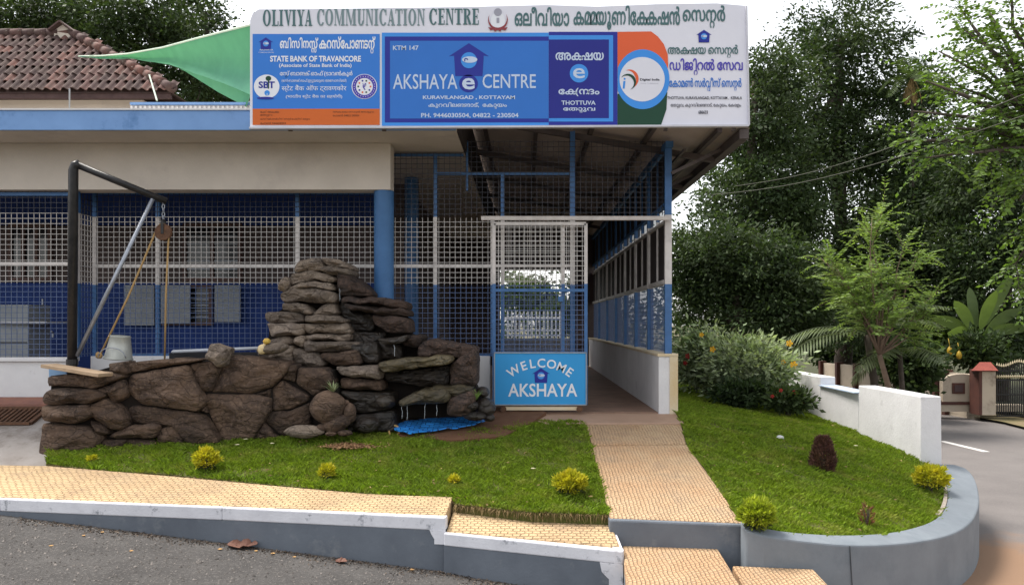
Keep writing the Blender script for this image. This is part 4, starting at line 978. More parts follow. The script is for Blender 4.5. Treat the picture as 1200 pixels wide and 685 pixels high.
W1 = [
 ([(50,460),(67,453),(111,456),(127,462),(107,472.5),(51,474)],.07), ([(49,475),(104.6,473.5),(109,487),(89,497),(51,493.5)],.08),
 ([(49,495),(89,498),(107,501),(118,513),(111,530),(100,537),(47,537)],.07), ([(103,474),(125,464.5),(142,476),(152,491),(147,502),(133.5,504.6),(109,489)],.13),
 ([(106,491),(127,499),(129,509),(113.5,510)],.06), ([(129,510),(151,497),(182.5,495),(189,500),(182.5,514),(133.5,513.6)],.09), ([(118,514.5),(149,514),(142,534),(116,536)],.06),
 ([(149,514),(180,515),(187,528),(142,533)],.06), ([(189,499),(213.6,497.6),(219,519),(187,526),(183,515)],.07), ([(111,456.6),(144.6,443),(149,464.5),(133.5,474),(125,462)],.07),
 ([(57,441),(89,438),(129,435.6),(144.6,441),(111,455),(67,452),(57,452)],.05), ([(127,424.5),(147,422.5),(151,437),(142,441),(129,435.6)],.05), ([(151,425),(209,419),(240,421),(218,425.5),(151,436)],.05),
 ([(153.5,438),(220,427),(240,471),(231,482),(165,473.5),(149,456)],.06), ([(221,426),(241,422.5),(257.5,430),(247.5,459),(235,459)],.045), 
 ([(267.5,415),(300,419),(340,424),(336,436),(317.5,454),(297.5,461),(249,459),(260,430)],.06), ([(240,460),(297.5,462),(317,466),(317,480),(295,516),(262.5,519),(241,475)],.05),
 ([(298.5,461),(317.5,455),(317.5,465.5)],.02), ([(319,454),(330,444.5),(365,465),(362.5,469),(340,480),(319,480.5)],.05), ([(316,481),(340,480.5),(364,471),(364,500),(335,512),(309,492.5)],.05),
 ([(309,493.5),(328,512),(295,517)],.04), ([(340,425),(349,427.5),(346,449),(331,444)],.05), ([(350,431),(380,430),(387.5,435),(392.5,450),(367.5,464),(346,449)],.06),
 ([(152,476),(165,475),(231,483),(238,487),(258,518),(225,522),(211,502),(187,496.6),(153.5,494)],.05), ([(234,481),(241,475),(244,484)],.03)]
for px, bl in W1:
    cx_ = sum(p[0] for p in px)/len(px); stone(sw, px, wallY(cx_), .25, bl, M_rockA, gap=.007, rnd=.12 if bl < .065 else .3, grow=1.03)
stone(sw, [(239,417),(246,401),(267.5,407.5),(263,428),(256,431),(241,421)], 8.36, .22, .08, M_rockB, rnd=.14)
mb = MB()
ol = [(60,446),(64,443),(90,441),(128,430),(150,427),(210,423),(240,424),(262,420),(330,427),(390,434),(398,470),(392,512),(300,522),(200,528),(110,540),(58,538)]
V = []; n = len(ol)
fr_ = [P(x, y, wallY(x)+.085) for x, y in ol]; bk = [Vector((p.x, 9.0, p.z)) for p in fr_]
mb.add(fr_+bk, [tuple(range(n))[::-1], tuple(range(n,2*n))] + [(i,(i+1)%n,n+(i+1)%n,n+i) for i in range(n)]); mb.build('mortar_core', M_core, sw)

rk = thing('rock_cascade', 'tall layered artificial rock waterfall with dark wet ledges in front of the blue column', 'rock waterfall', (-1.8, 9.0, -.2))
def cy_(py, off=0): return 8.72 + clamp((500-py)/195, 0, 1)*.42 + off
LB = [ # cool grey-brown upper stack
 [(346.6,309.5),(364,301),(375.5,303),(385,316),(377,317.5),(362.6,316.7),(346.6,320)], [(375.5,302),(396,304),(407.6,309),(412,315),(399.6,315),(383.5,311)], [(377,313),(390,312),(411,315.5),(412,323),(399.6,322.5),(385,320.7),(375.5,317.5)],
 [(343,321.5),(364,316),(385,321),(398,325),(392,331),(370.7,328),(356,330.5),(340,334)], [(328,328),(337,325),(341,333),(335.5,342),(327,340)], [(337,336),(356,331),(371,329),(390,333),(393,339),(356,338.5),(338.5,339)],
 [(329.5,344),(340,338.5),(364,338),(390,341),(396,348),(395,354),(369,354.5),(353,353),(332,354)], [(331,355),(354.6,354.6),(366,364),(367,369.5),(331,363)], [(368,365.7),(378,356),(394,355),(398,368),(367.5,369)],
 [(311,368.5),(315,365),(345,365.7),(356,369),(357,377.5),(317.7,379),(312,375)], [(356,368.6),(396,369.7),(409,375),(409,378),(364,378.3),(357,377)], [(313.5,379.5),(356,378.3),(357,391),(337,393.5),(319,395)],
 [(358,379),(409,378.5),(412,391),(383.5,390),(359.4,390.5)], [(358,391.3),(412,392),(411,399),(359.4,398.8)], [(311,399.4),(325.7,394.8),(342,395.3),(345,402.6),(332,407),(310,406)], [(343,394.5),(357,392),(358,407),(345,403)],
 [(357,399.8),(411,399.8),(425,401),(424,409),(359.4,413)], [(345,408),(373,413.5),(383,427),(363,432),(345,425)], [(300,413),(326,407.5),(344,405),(345,425),(312,421.5)]]
for px in LB:
    cyv = sum(p[1] for p in px)/len(px); stone(rk, px, cy_(cyv)+random.uniform(-.03,.03), .42, .09, M_rockB, gap=.0, rnd=.25, rough=1.6, grow=1.05)
LD = [[(396,320),(410,323.5),(424,332),(437,342),(437,348),(399.5,346.5)], [(399.5,347.5),(436,348),(455,349),(476,354.5),(477,362),(450.6,359),(403,355)], [(403,355.5),(450.6,359.5),(477,363),(477,371.5),(443,368.6),(410.4,362.5)], [(436,368.6),(478,374),(481,389.5),(456,390),(438,378.5)],
      [(472.5,394),(496,392.5),(492,407),(472.5,405)], [(491,402),(509,397.8),(540,403.5),(559,406),(558,415),(538,419),(491,418)], [(537,419),(558,407),(560,419),(559,452),(527,451),(529,426)]]
for px in LD:
    cyv = sum(p[1] for p in px)/len(px); stone(rk, px, cy_(cyv, -.02)+random.uniform(-.03,.03), .42, .10, M_rockD, gap=.0, rnd=.22, rough=1.7, grow=1.05)
stone(rk, [(374,413.5),(423,409),(426,427),(392,429),(376,419)], 8.84, .4, .07, M_rockA); stone(rk, [(391,429),(430,427.5),(446,429),(448,444),(420,443),(399.5,441)], 8.74, .4, .09, M_rockB, rough=1.3)
stone(rk, [(397,441.5),(447,445),(451,457),(399.5,456)], 8.80, .35, .06, M_rockA); stone(rk, [(396,457),(461,459),(463,478),(436,485),(414,484),(408,470)], 8.78, .35, .07, M_rockW)
stone(rk, [(404,486),(430,484),(463,479),(466,506),(408,510)], 8.76, .35, .08, M_rockW)
LW = [([(399.5,347),(410,362.5),(443,369),(438,388),(411,388),(399,368)], .12), ([(412,388),(455,389),(450,398),(443,419),(425,427),(412,400)], .15), ([(494,453),(528,451),(530,427),(500,431),(448,437),(452,446)], .12), ([(443,398),(472,402),(472,421),(443,421)], .10)]
for px, off in LW:
    cyv = sum(p[1] for p in px)/len(px); stone(rk, px, cy_(cyv, off), .3, .05, M_rockW, gap=.001)
def ledge(px, Y, thick, m, depth):
    "flat projecting shelf: top outline at the front edge, body going back"
    return stone(rk, px, Y, depth, .06, m, gap=.001, rnd=.2, rough=1.6)
stone(rk, [(440,397),(480,392),(476,401),(455,404),(446,402)], 8.74, .35, .05, M_rockW); 
stone(rk, [(440,426),(470,419),(520,416),(535,418),(528,427),(490,432),(447,436)], 8.66, .45, .09, M_rockM, rough=1.4)
stone(rk, [(410,402),(444,399),(446,424),(430,427),(410,410)], 8.86, .3, .06, M_rockW)
stone(rk, [(465,469),(494,456),(524,455),(530,464),(523,472),(466,475)], 8.58, .5, .07, M_rockM, rough=1.4); stone(rk, [(508,452),(545,450),(557,454),(548,463),(527,466),(494,459)], 8.70, .4, .06, M_rockM)
stone(rk, [(524,467),(553,455),(560,463),(552,484),(540,490),(523,486)], 8.66, .4, .08, M_rockD)
for i, (x, y, rx, ry, Y, d, mm, tl) in enumerate([(566,459,8,6.5,8.95,.12,M_rockW,0),(569,477,12,11,8.85,.14,M_rockW,0),(552,475,9,5.5,8.68,.1,M_rockW,0),(556,487,14,5,8.70,.12,M_rockW,0),
        (384.5,477,20,20.5,8.50,.17,M_rockA,0),(395,496,17,9.5,8.46,.12,M_rockA,.35),(410,484,7,12,8.52,.1,M_rockA,0),(356.5,505,23,8,8.42,.14,M_rockB,0),(377,501,7,4.5,8.42,.06,M_rockA,0),(404,507,9,3.5,8.4,.06,M_rockA,0),(388,508,7,2.6,8.38,.05,M_rockA,0),(405,472,5,4,8.6,.06,M_rockA,0),
        (320,408,19,7,8.58,.13,M_rockB,.12),(430,497,16,10,8.66,.15,M_rockW,.1),(452,470,12,8,8.72,.12,M_rockW,0),(573,489,7,5,8.8,.08,M_rockW,0)]):
    boulder(rk, x, y, rx, ry, Y, d, mm, seed=i*7, tilt=tl)
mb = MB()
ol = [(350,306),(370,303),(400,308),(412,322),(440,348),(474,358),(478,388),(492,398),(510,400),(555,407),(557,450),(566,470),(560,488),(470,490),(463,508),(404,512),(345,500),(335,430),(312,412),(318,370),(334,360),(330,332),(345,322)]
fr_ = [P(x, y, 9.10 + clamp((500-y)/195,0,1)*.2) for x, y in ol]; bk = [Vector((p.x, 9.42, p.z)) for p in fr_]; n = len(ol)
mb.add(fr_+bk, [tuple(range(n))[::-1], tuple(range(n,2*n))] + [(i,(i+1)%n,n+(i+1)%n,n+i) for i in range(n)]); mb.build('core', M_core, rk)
# thin water trickles
M_water = mat('falling_water', (.5,.55,.6), (.7,.75,.8), 30, .1, alpha=.35, spec=.6)
mb = MB()
for x, y0, y1, Y in ((462,404,417,8.64),(398,338,352,8.98),(477,474,492,8.54),(498,473,490,8.54),(471,474,490,8.56),(512,474,487,8.55)):
    mb.tube([P(x+random.uniform(-.6,.6), y0+(y1-y0)*k/4, Y-.01*k) for k in range(5)], .003, 5)
mb.build('water_trickle', M_water, rk, smooth=True)
# pool with blue tiled margin
def pool_mat():
    m = bpy.data.materials.new('pool_blue'); m.use_nodes = True; n = m.node_tree; L = n.links; b = n.nodes['Principled BSDF']
    g = n.nodes.new('ShaderNodeNewGeometry'); w = n.nodes.new('ShaderNodeTexNoise'); w.inputs['Scale'].default_value = 9; L.new(g.outputs['Position'], w.inputs['Vector'])
    a = n.nodes.new('ShaderNodeVectorMath'); a.operation = 'MULTIPLY_ADD'; L.new(w.outputs['Color'], a.inputs[0]); a.inputs[1].default_value = (.06,.06,0); L.new(g.outputs['Position'], a.inputs[2])
    br = n.nodes.new('ShaderNodeTexBrick'); L.new(a.outputs[0], br.inputs['Vector']); br.inputs['Scale'].default_value = 1; br.inputs['Brick Width'].default_value = .10; br.inputs['Row Height'].default_value = .05; br.inputs['Mortar Size'].default_value = .006; br.inputs['Mortar Smooth'].default_value = .6
    br.inputs['Color1'].default_value = (.03,.23,.72,1); br.inputs['Color2'].default_value = (.045,.32,.85,1); br.inputs['Mortar'].default_value = (.02,.07,.20,1)
    L.new(br.outputs[0], b.inputs['Base Color']); b.inputs['Roughness'].default_value = .25
    bu = n.nodes.new('ShaderNodeBump'); bu.inputs['Distance'].default_value = .01; L.new(w.outputs['Fac'], bu.inputs['Height']); L.new(bu.outputs[0], b.inputs['Normal']); return m
zpool = lambda x, y: -1.556+.155*y + .075
tp = [GP(x, y, zpool) for x, y in [(463,496),(485,492),(520,489),(557,487.5),(570,487),(568,494),(545,500),(515,504),(480,508),(462,503)]]
bm = bmesh.new(); bm.faces.new([bm.verts.new(p) for p in tp])
bmesh.ops.triangulate(bm, faces=bm.faces[:]); bmesh.ops.subdivide_edges(bm, edges=bm.edges[:], cuts=5, use_grid_fill=True)
for v in bm.verts: v.co.z += .02*noise.noise(v.co*9)
me = bpy.data.meshes.new('blue_sheet'); bm.to_mesh(me); bm.free(); me.materials.append(pool_mat())
o = link('blue_sheet', me); so = o.modifiers.new('s', 'SOLIDIFY'); so.thickness = .012; so.offset = 1
if sum(p.normal.z for p in me.polygons) < 0: me.flip_normals()
tag(o, 'crumpled bright blue patterned plastic sheet lying at the foot of the rock cascade', 'sheet')
mb = MB(); zp_ = tp[0].z
mb.prism([Vector((X_(462,8.7), 8.72, -.19)), Vector((X_(572,8.9), 8.92, -.19)), Vector((X_(572,9.1), 9.2, -.19)), Vector((X_(462,9.0), 9.2, -.19))], (0,0,-.05)); o = mb.build('pool_water', mat('pool_water', (.01,.03,.05), (.008,.02,.04), 3, .06, spec=.7)); o['kind'] = 'structure'
mb = MB(); c = GP(462, 510, zS)
mb.tube([c + Vector((.055*math.cos(t), .02*math.sin(t), .055*math.sin(t)+.05)) for t in [k*math.pi*2/18 for k in range(19)]], .011, 8, False)
tag(mb.build('pipe_ring', mat('yellow_plastic', (.5,.33,.12), (.4,.25,.1), 9, .5), None, smooth=True), 'short curved end of a yellow hose standing in the lawn below the cascade', 'hose end')

# ------------------------------------------------------------------ well hoist
HYp = 8.45
ho = thing('well_hoist', 'black steel hoist post with sloping arm and grey brace on the stone wall', 'hoist', (X_(85,HYp), HYp, .35))
top_ = P(86, 196, HYp); ft = P(84.5, 446, HYp); end = P(195, 236, 8.75)
mb = MB(); mb.tube([ft, top_ + Vector((0,0,-.03)), top_ + Vector((.015,0,.02)), top_ + Vector((.06,.01,.035))], .048, 14); mb.build('post', M_black, ho, smooth=True)
mb = MB(); mb.tube([top_ + Vector((.03,.0,.03)), end], .036, 12); mb.build('arm', M_black, ho, smooth=True)
mb = MB(); mb.tube([P(90, 417, HYp), P(179, 233, 8.68)], .022, 10); mb.build('brace', M_galv, ho, smooth=True)
mb = MB(); mb.lathe([(0,-.01),(.1,-.01),(.1,.01),(0,.01)], P(85, 446, HYp), 18); mb.build('foot_plate', M_black, ho)
mb = MB(); mb.lathe([(.051,-.03),(.058,-.03),(.058,.03),(.051,.03)], P(84.6, 424, HYp), 14); mb.build('collar', M_black, ho)
pu = thing('pulley', 'round rusty brown pulley wheel hanging by a chain from the hoist arm', 'pulley', P(191, 272, 8.74))
c = P(191.5, 272, 8.74); rx = Matrix.Rotation(math.pi/2, 3, 'X') 
mb = MB(); mb.lathe([(0,-.022),(.085,-.022),(.09,-.015),(.065,-.006),(.065,.006),(.09,.015),(.085,.022),(0,.022)], c, 28, rx); mb.build('wheel', M_rust, pu, smooth=False)
mb = MB(); mb.box(c.x-.014, c.x+.014, c.y-.034, c.y-.028, c.z-.02, c.z+.13); mb.box(c.x-.014, c.x+.014, c.y+.028, c.y+.034, c.z-.02, c.z+.13); mb.box(c.x-.014, c.x+.014, c.y-.034, c.y+.034, c.z+.125, c.z+.135); mb.build('bracket', M_black, pu)
mb = MB()
for k in range(5):
    cc = c + Vector((0,0,.15+.042*k)); pl = k % 2
    mb.tube([cc + Vector(((.014*math.cos(t) if pl else 0), (0 if pl else .014*math.cos(t)), .026*math.sin(t))) for t in [j*math.pi*2/10 for j in range(11)]], .005, 5, False)
mb.build('chain', M_galv, pu)
mb = MB(); mb.tube([P(117, 416, 8.55), P(150, 348, 8.62), P(183, 270, 8.74), P(187, 263.5, 8.74), P(192,262,8.74)], .011, 7); mb.tube([P(198, 268, 8.74), P(194.5, 345, 8.78), P(193, 425, 8.8)], .010, 7)
mb.tube([P(116+3*math.cos(k*.9), 417+2.2*math.sin(k*.9)-k*.1, 8.55-.01*(k%3)) for k in range(20)], .012, 6)
tag(mb.build('rope', M_rope, None, smooth=True), 'tan rope running over the pulley and knotted beside the metal bucket', 'rope')
bk_ = thing('metal_bucket', 'upturned galvanised bucket standing on the stone wall beside the rope', 'bucket', P(138, 420, 8.6))
c = P(138.5, 421, 8.6); rt = Matrix.Rotation(.10, 3, 'Y')
mb = MB(); mb.lathe([(.140,0),(.146,.004),(.146,.018),(.138,.02),(.100,.235),(.103,.24),(.103,.252),(.094,.256),(.09,.245),(0,.245)], c, 30, rt); mb.build('body', mat('bucket_zinc', (.45,.46,.43), (.33,.34,.31), 6, .45, metal=.35), bk_, smooth=True)
mb = MB(); mb.tube([c + Vector((.145*math.cos(t), -.13-.02*math.sin(t), .02+.11*abs(math.sin(t)))) for t in [math.pi*k/12 for k in range(13)]], .005, 6); mb.build('handle', M_galv, bk_, smooth=True)
mb = MB(); a, b = P(57, 428, 8.35), P(124, 439, 8.12)
mb.bar(a, b, .19, .035); tag(mb.build('wooden_plank', M_wood, None, bevel=.003), 'pale wooden plank lying tilted across the left end of the stone wall', 'plank')
mb = MB(); mb.box(X_(57,8.5), X_(78,8.5), 8.5, 8.62, Z_(452,8.5), Z_(429,8.5)); tag(mb.build('blue_block', mat('pale_blue_block', (.25,.4,.6), (.2,.33,.52)), None, bevel=.006), 'small pale blue block behind the foot of the hoist post', 'block')
mb = MB(); mb.tube([P(202, 413, 8.95), P(203, 411.5, 8.95), P(330, 406.5, 9.0)], .018, 10); tag(mb.build('white_pipe', mat('white_pvc', (.55,.57,.62), (.45,.47,.52), 4, .4), None, smooth=True), 'long white plastic pipe lying on top of the stone wall', 'pipe')
mb = MB(); mb.box(X_(200,9.1), X_(330,9.1), 9.05, 9.3, Z_(424,9.1), Z_(413,9.1)); tag(mb.build('tank_rim', mat('dark_rim', (.03,.03,.035)), None, bevel=.01), 'dark tank rim behind the stone wall under the white pipe', 'tank rim')
orn = thing('garden_ornament', 'small cream and yellow ornament tucked beside the boulder at the wall top', 'ornament', P(308, 412, 8.6))
M_or = mat('ornament_cream', (.62,.52,.33), (.55,.42,.22), 20, .7, .004, 40); M_oy = mat('ornament_yellow', (.55,.38,.08), (.45,.28,.05), 20, .7, .004, 60)
boulder(orn, 307, 409, 5, 6, 8.5, .045, M_or, 'body', 3); boulder(orn, 312.5, 399.5, 4.2, 3.6, 8.5, .035, M_oy, 'head', 5); boulder(orn, 310, 404.5, 2, 3, 8.5, .02, M_or, 'neck', 6)
# sink cabinet on the verandah
sk = thing('sink_cabinet', 'grey metal cabinet with wash basin shelf behind the far left grille', 'cabinet', (-6.8, 11.3, 0))
X0, X1, Z0, Z1 = rectW(8, 44, 357, 470, 11.2)
mb = MB(); mb.box(X0, X1, 11.0, 11.5, 0, Z1); mb.build('body', M_shut, sk, bevel=.01)
mb = MB(); mb.box(X0-.06, X1+.3, 10.9, 11.5, Z_(379,11), Z_(376.5,11)); mb.build('shelf', M_white, sk)
mb = MB(); mb.box(X0+.02, X1-.02, 10.985, 10.997, Z_(401.5,11), Z_(400.5,11)); mb.build('drawer_gap', M_dark, sk)
mb = MB(); mb.tube([P(62,395,11.0), P(62,390,11.0), P(60,388,10.95)], .014, 8); mb.tube([P(50,357,11.0), P(50,350,11.0)], .012, 8); mb.build('tap', M_galv, sk)

# ------------------------------------------------------------------ boundary wall on the right
wh = thing('white_boundary_wall', 'thick whitewashed boundary wall with a blue-topped dip, between the right lawn and the road', 'wall', (4.5, 10.5, -.6))
def wallseg(y0, y1, zt, m, name, x0=4.46, x1=4.70, zb=-1.6):
    mb = MB(); d = lambda y: -.028*(y-9.15)
    N = 7; V = []; Fc = []
    for i in range(N+1):
        y = y0+(y1-y0)*i/N; j = .006*noise.noise(Vector((y*3,1,zt)))
        V += [(x0+d(y)+j,y,zb),(x1+d(y)+.02,y,zb),(x1+d(y),y,zt+j),(x0+d(y)+.012+j,y,zt+j*.5)]
    for i in range(N):
        for k in range(4): Fc.append((4*i+k, 4*i+(k+1) % 4, 4*i+4+(k+1) % 4, 4*i+4+k))
    Fc += [(0,1,2,3)[::-1], tuple(4*N+k for k in range(4))]
    mb.add(V, Fc); return mb.build(name, m, wh, bevel=.01)
wallseg(9.15, 10.75, .170, M_white, 'wall'); wallseg(10.754, 12.05, .06, M_white, 'wall'); wallseg(12.054, 13.9, .195, M_white, 'wall')
mb = MB(); mb.box(4.365, 4.63, 10.76, 12.05, .064, .078); mb.build('blue_top', mat('faded_blue_top', (.36,.46,.62), (.45,.50,.58), 5, .8, .002, 30), wh)

# compound wall beyond the road
cw = thing('compound_wall', 'low cream compound wall with brown posts across the road', 'wall', (9.8, 22, -1.2))
A = Vector(((963-615)*26/950, 26, 0)); B = Vector(((1142-615)*18.9/950, 18.9, 0)); dAB = (B-A); Lw = dAB.length; dn = dAB.normalized(); nr = Vector((-dn.y, dn.x, 0)); nr = nr if nr.x < 0 else -nr
M_cwall = mat('compound_cream', (.50,.42,.33), (.40,.34,.27), 2, .9, .003, 30, dirt=(.25,.2,.16), dirt_scale=2); M_brown = mat('brown_post', (.10,.04,.03), (.07,.03,.025), 4, .7)
nP = 7
for i in range(nP):
    t0, t1 = i/nP, (i+1)/nP; a = A+dAB*t0; b = A+dAB*t1; zt0 = -.28+.16*t0*.5; 
    mb = MB(); aa = a+dn*.10; b_ = b-dn*.001
    mb.prism([Vector((aa.x,aa.y,-1.3)), Vector((b_.x,b_.y,-1.3)), Vector((b_.x,b_.y,zt0)), Vector((aa.x,aa.y,zt0))], nr*-.14); mb.build('panel', M_cwall, cw)
    mb = MB(); p = a + dn*.05; mb.bar((p.x,p.y,-1.3), (p.x,p.y,zt0+.06), .12, .22, tuple(nr)); mb.build('post', M_brown, cw)
# arched section
mb = MB(); a = GP(1105, 470, lambda x,y: -.95); base = P(1104, 470, 19.6)
arc_ = [(1105,471),(1148,471),(1148,447)] + [(1126.5+21.5*math.cos(t), 447-9*math.sin(t)) for t in [math.pi*k/12 for k in range(1,12)]] + [(1105,447)]
mb.prism([P(x,y,19.0) for x,y in arc_], (0,.16,0)); mb.build('arched_panel', M_cwall, cw)
mb = MB(); mb.prism([P(x,y,18.96) for x,y in rectp(1116.5,1131,448.5,461)], (0,.03,0)); nb = mb.build('plaque_frame', M_brown, cw)
mb = MB(); mb.prism([P(x,y,18.94) for x,y in rectp(1119,1128.5,451,459)], (0,.015,0)); mb.build('plaque', mat('plaque', (.09,.06,.06)), nb)
mb = MB(); mb.prism([P(x,y,18.95) for x,y in rectp(1101,1148,470.5,474)], (0,.2,0)); mb.build('base_band', M_brown, cw)
mb = MB(); mb.prism([P(x,y,19.2) for x,y in rectp(1095,1106,438,475)], (0,.2,0)); mb.build('post', M_brown, cw)
mb = MB(); mb.prism([P(x,y,18.98) for x,y in rectp(1100,1200,474,482)], (0,.2,0)); mb.build('foundation', M_cwall, cw)
gp = thing('gate_pillar', 'cream gate pillar with brown edges and a red tiled cap across the road', 'pillar', P(1156, 485, 18.6))
mb = MB(); mb.prism([P(x,y,18.5) for x,y in rectp(1151,1167,435,486)], (0,.35,0)); mb.build('shaft', M_cwall, gp)
mb = MB(); mb.prism([P(x,y,18.47) for x,y in rectp(1147.5,1151,433,486)], (0,.4,0)); mb.build('edge', M_brown, gp)
mb = MB(); a = P(1155, 426, 18.7); w_ = .30
b4 = [P(1138,434,18.35), P(1170,434,18.35), P(1170,434,19.05), P(1138,434,19.05)]; t4 = [P(1148,424,18.6), P(1161,424,18.6), P(1161,424,18.8), P(1148,424,18.8)]
mb.add(b4+t4, [(0,1,5,4),(1,2,6,5),(2,3,7,6),(3,0,4,7),(4,5,6,7),(0,3,2,1)]); mb.build('cap', mat('red_tile', (.28,.07,.05), (.2,.05,.04), 12, .8, .01, 40), gp)
ig = thing('iron_gate', 'black wrought-iron gate standing right of the tile-capped pillar', 'gate', P(1190, 488, 18.6))
mb = MB()
for k in range(20):
    px = 1168.5+k*2.6; yt = 428+2.0*math.sin(k*.5)-(k*.2); mb.bar(P(px, 488, 18.5), P(px, yt, 18.5), .018, .018)
mb.build('bar', M_black, ig)['kind'] = 'stuff'
for y in (487, 462, 445, 434): mb = MB(); mb.bar(P(1168,y,18.48), P(1222,y,18.48), .03, .03); mb.build('rail', M_black, ig)
mb = MB()
for k in range(20): px = 1168.5+k*2.6; p = P(px, 427.5+2.0*math.sin(k*.5)-(k*.2), 18.5); mb.lathe([(0,-.03),(.025,0),(0,.07)], p, 6)
for k in range(20): px = 1168.5+k*2.6; p = P(px, 441, 18.46); mb.lathe([(0,-.05),(.03,0),(0,.05)], p, 6)
mb.build('finial', mat('gilt', (.5,.42,.28)), ig)['kind'] = 'stuff'

# ------------------------------------------------------------------ tiled house behind
hs_ = thing('tiled_house', 'old house with weathered clay tile roof rising behind the flat roof at left', 'house', (-12, 21, 0))
HYh = 20.0
def hz(py): return Z_(py, HYh)
ez = Z_(106, HYh); ang = math.radians(45)
xE = X_(203, HYh); Yap = 22.05; apex = P(84, 40, Yap); nrow = 8
def roofpt(x, s): return Vector((x, HYh + s*math.cos(ang), ez + s*math.sin(ang)))
smax = (apex.z-ez)/math.sin(ang); Lr = smax/nrow
xap = apex.x
tile_me = None
def tile_mesh():
    w, l = .215, Lr*1.16; n = 7; V = []; Fc = []
    for j in range(2):
        for i in range(n+1):
            u = i/n; h = .035*math.sin(u*math.pi*2) + .03
            V.append((u*w*1.02, j*l, h + (.035 if j == 0 else 0)))
    for i in range(n): Fc.append((i, i+1, n+2+i, n+1+i))
    o = len(V); V += [(v[0], v[1], v[2]-.02) for v in V[:n+1]]
    for i in range(n): Fc.append((o+i, o+i+1, i+1, i))
    me = bpy.data.meshes.new('tile'); me.from_pydata(V, [], Fc)
    return me
M_tile = bpy.data.materials.new('clay_tile'); M_tile.use_nodes = True
n_ = M_tile.node_tree; L_ = n_.links; b_ = n_.nodes['Principled BSDF']; oi = n_.nodes.new('ShaderNodeObjectInfo'); g_ = n_.nodes.new('ShaderNodeNewGeometry')
cr = n_.nodes.new('ShaderNodeValToRGB'); cr.color_ramp.elements[0].color = (.05,.03,.028,1); cr.color_ramp.elements[1].color = (.18,.085,.068,1); e_ = cr.color_ramp.elements.new(.6); e_.color = (.09,.053,.05,1)
L_.new(oi.outputs['Random'], cr.inputs[0]); nn_ = n_.nodes.new('ShaderNodeTexNoise'); nn_.inputs['Scale'].default_value = 6; nn_.inputs['Detail'].default_value = 8; L_.new(g_.outputs['Position'], nn_.inputs['Vector'])
rr_ = n_.nodes.new('ShaderNodeMapRange'); rr_.inputs[1].default_value = .45; rr_.inputs[2].default_value = .7; L_.new(nn_.outputs['Fac'], rr_.inputs[0]); xx_ = n_.nodes.new('ShaderNodeMix'); xx_.data_type = 'RGBA'; L_.new(rr_.outputs[0], xx_.inputs[0]); L_.new(cr.outputs[0], xx_.inputs[6]); xx_.inputs[7].default_value = (.11,.078,.066,1)
L_.new(xx_.outputs[2], b_.inputs['Base Color']); b_.inputs['Roughness'].default_value = .9
tm = tile_mesh(); tm.materials.append(M_tile); rnd = random.Random(3)
for r in range(nrow):
    s = r*Lr; frac = s/smax; xr = xE + (xap-xE)*frac; x = xr - .215 + (.0 if r % 2 else .06)
    while x > -15.3:
        o = bpy.data.objects.new('tile', tm); COL.objects.link(o); o.parent = hs_; p = roofpt(x, s-.02)
        o.location = p - hs_.location + Vector((0,0,rnd.uniform(-.008,.012))); o.rotation_euler = (ang, rnd.uniform(-.03,.03), rnd.uniform(-.03,.03)); x -= .215
mb = MB(); a = roofpt(-16, 0); b = roofpt(xE, 0); mb.add([a+Vector((0,.04,-.06)), b+Vector((0,.04,-.06)), Vector((xap, Yap, apex.z-.06)), Vector((-16, Yap, apex.z-.06)), Vector((xE, HYh+4.2, ez-.06)), Vector((-16, HYh+4.2, ez-.06))], [(0,1,2,3), (1,4,2), (4,5,3,2)])
mb.build('roof_deck', M_tile, hs_)
mb = MB(); N = 12
for k in range(N):
    a = roofpt(xE, 0).lerp(apex, k/N) + Vector((0,-.02,.05)); b = roofpt(xE, 0).lerp(apex, (k+1.12)/N) + Vector((0,-.02,.04)); s = MB(); s.tube([a, b], [.13,.10], 10); s.build('hip_tile', M_tile, hs_, smooth=True)
for k in range(12):
    s = MB(); a = apex + Vector((-k*.33,0,.03)); s.tube([a, a+Vector((-.36,0,0))], [.12,.10], 10); s.build('ridge_tile', M_tile, hs_, smooth=True)
mb = MB(); mb.bar((-16, HYh+.12, ez-.10), (xE-.1, HYh+.12, ez-.10), .1, .16); mb.build('eave_board', mat('dark_eave', (.05,.03,.03), (.08,.05,.05), 8), hs_)
mb = MB(); mb.box(-16, X_(157,HYh), HYh+.5, HYh+3.6, -1, ez-.1); mb.build('wall', M_cream, hs_)
mb = MB(); c = P(73, 36, Yap-.1); mb.prism([c+Vector((-.22,0,-.22)), c+Vector((.22,0,-.22)), c+Vector((.22,0,.0)), c+Vector((0,0,.16)), c+Vector((-.22,0,.0))], (0,.3,0)); mb.build('gablet', M_cream, hs_)
mb = MB(); mb.bar(c+Vector((-.32,.1,-.03)), c+Vector((0,.1,.22)), .5, .04, (0,0,1)); mb.bar(c+Vector((.32,.1,-.03)), c+Vector((0,.1,.22)), .5, .04, (0,0,1)); mb.build('gablet_cap', M_tile, hs_)
mb = MB(); mb.tube([P(81.5,104,19.9), P(81.5,131,19.9)], .02, 6); mb.build('downpipe', M_shut, hs_)

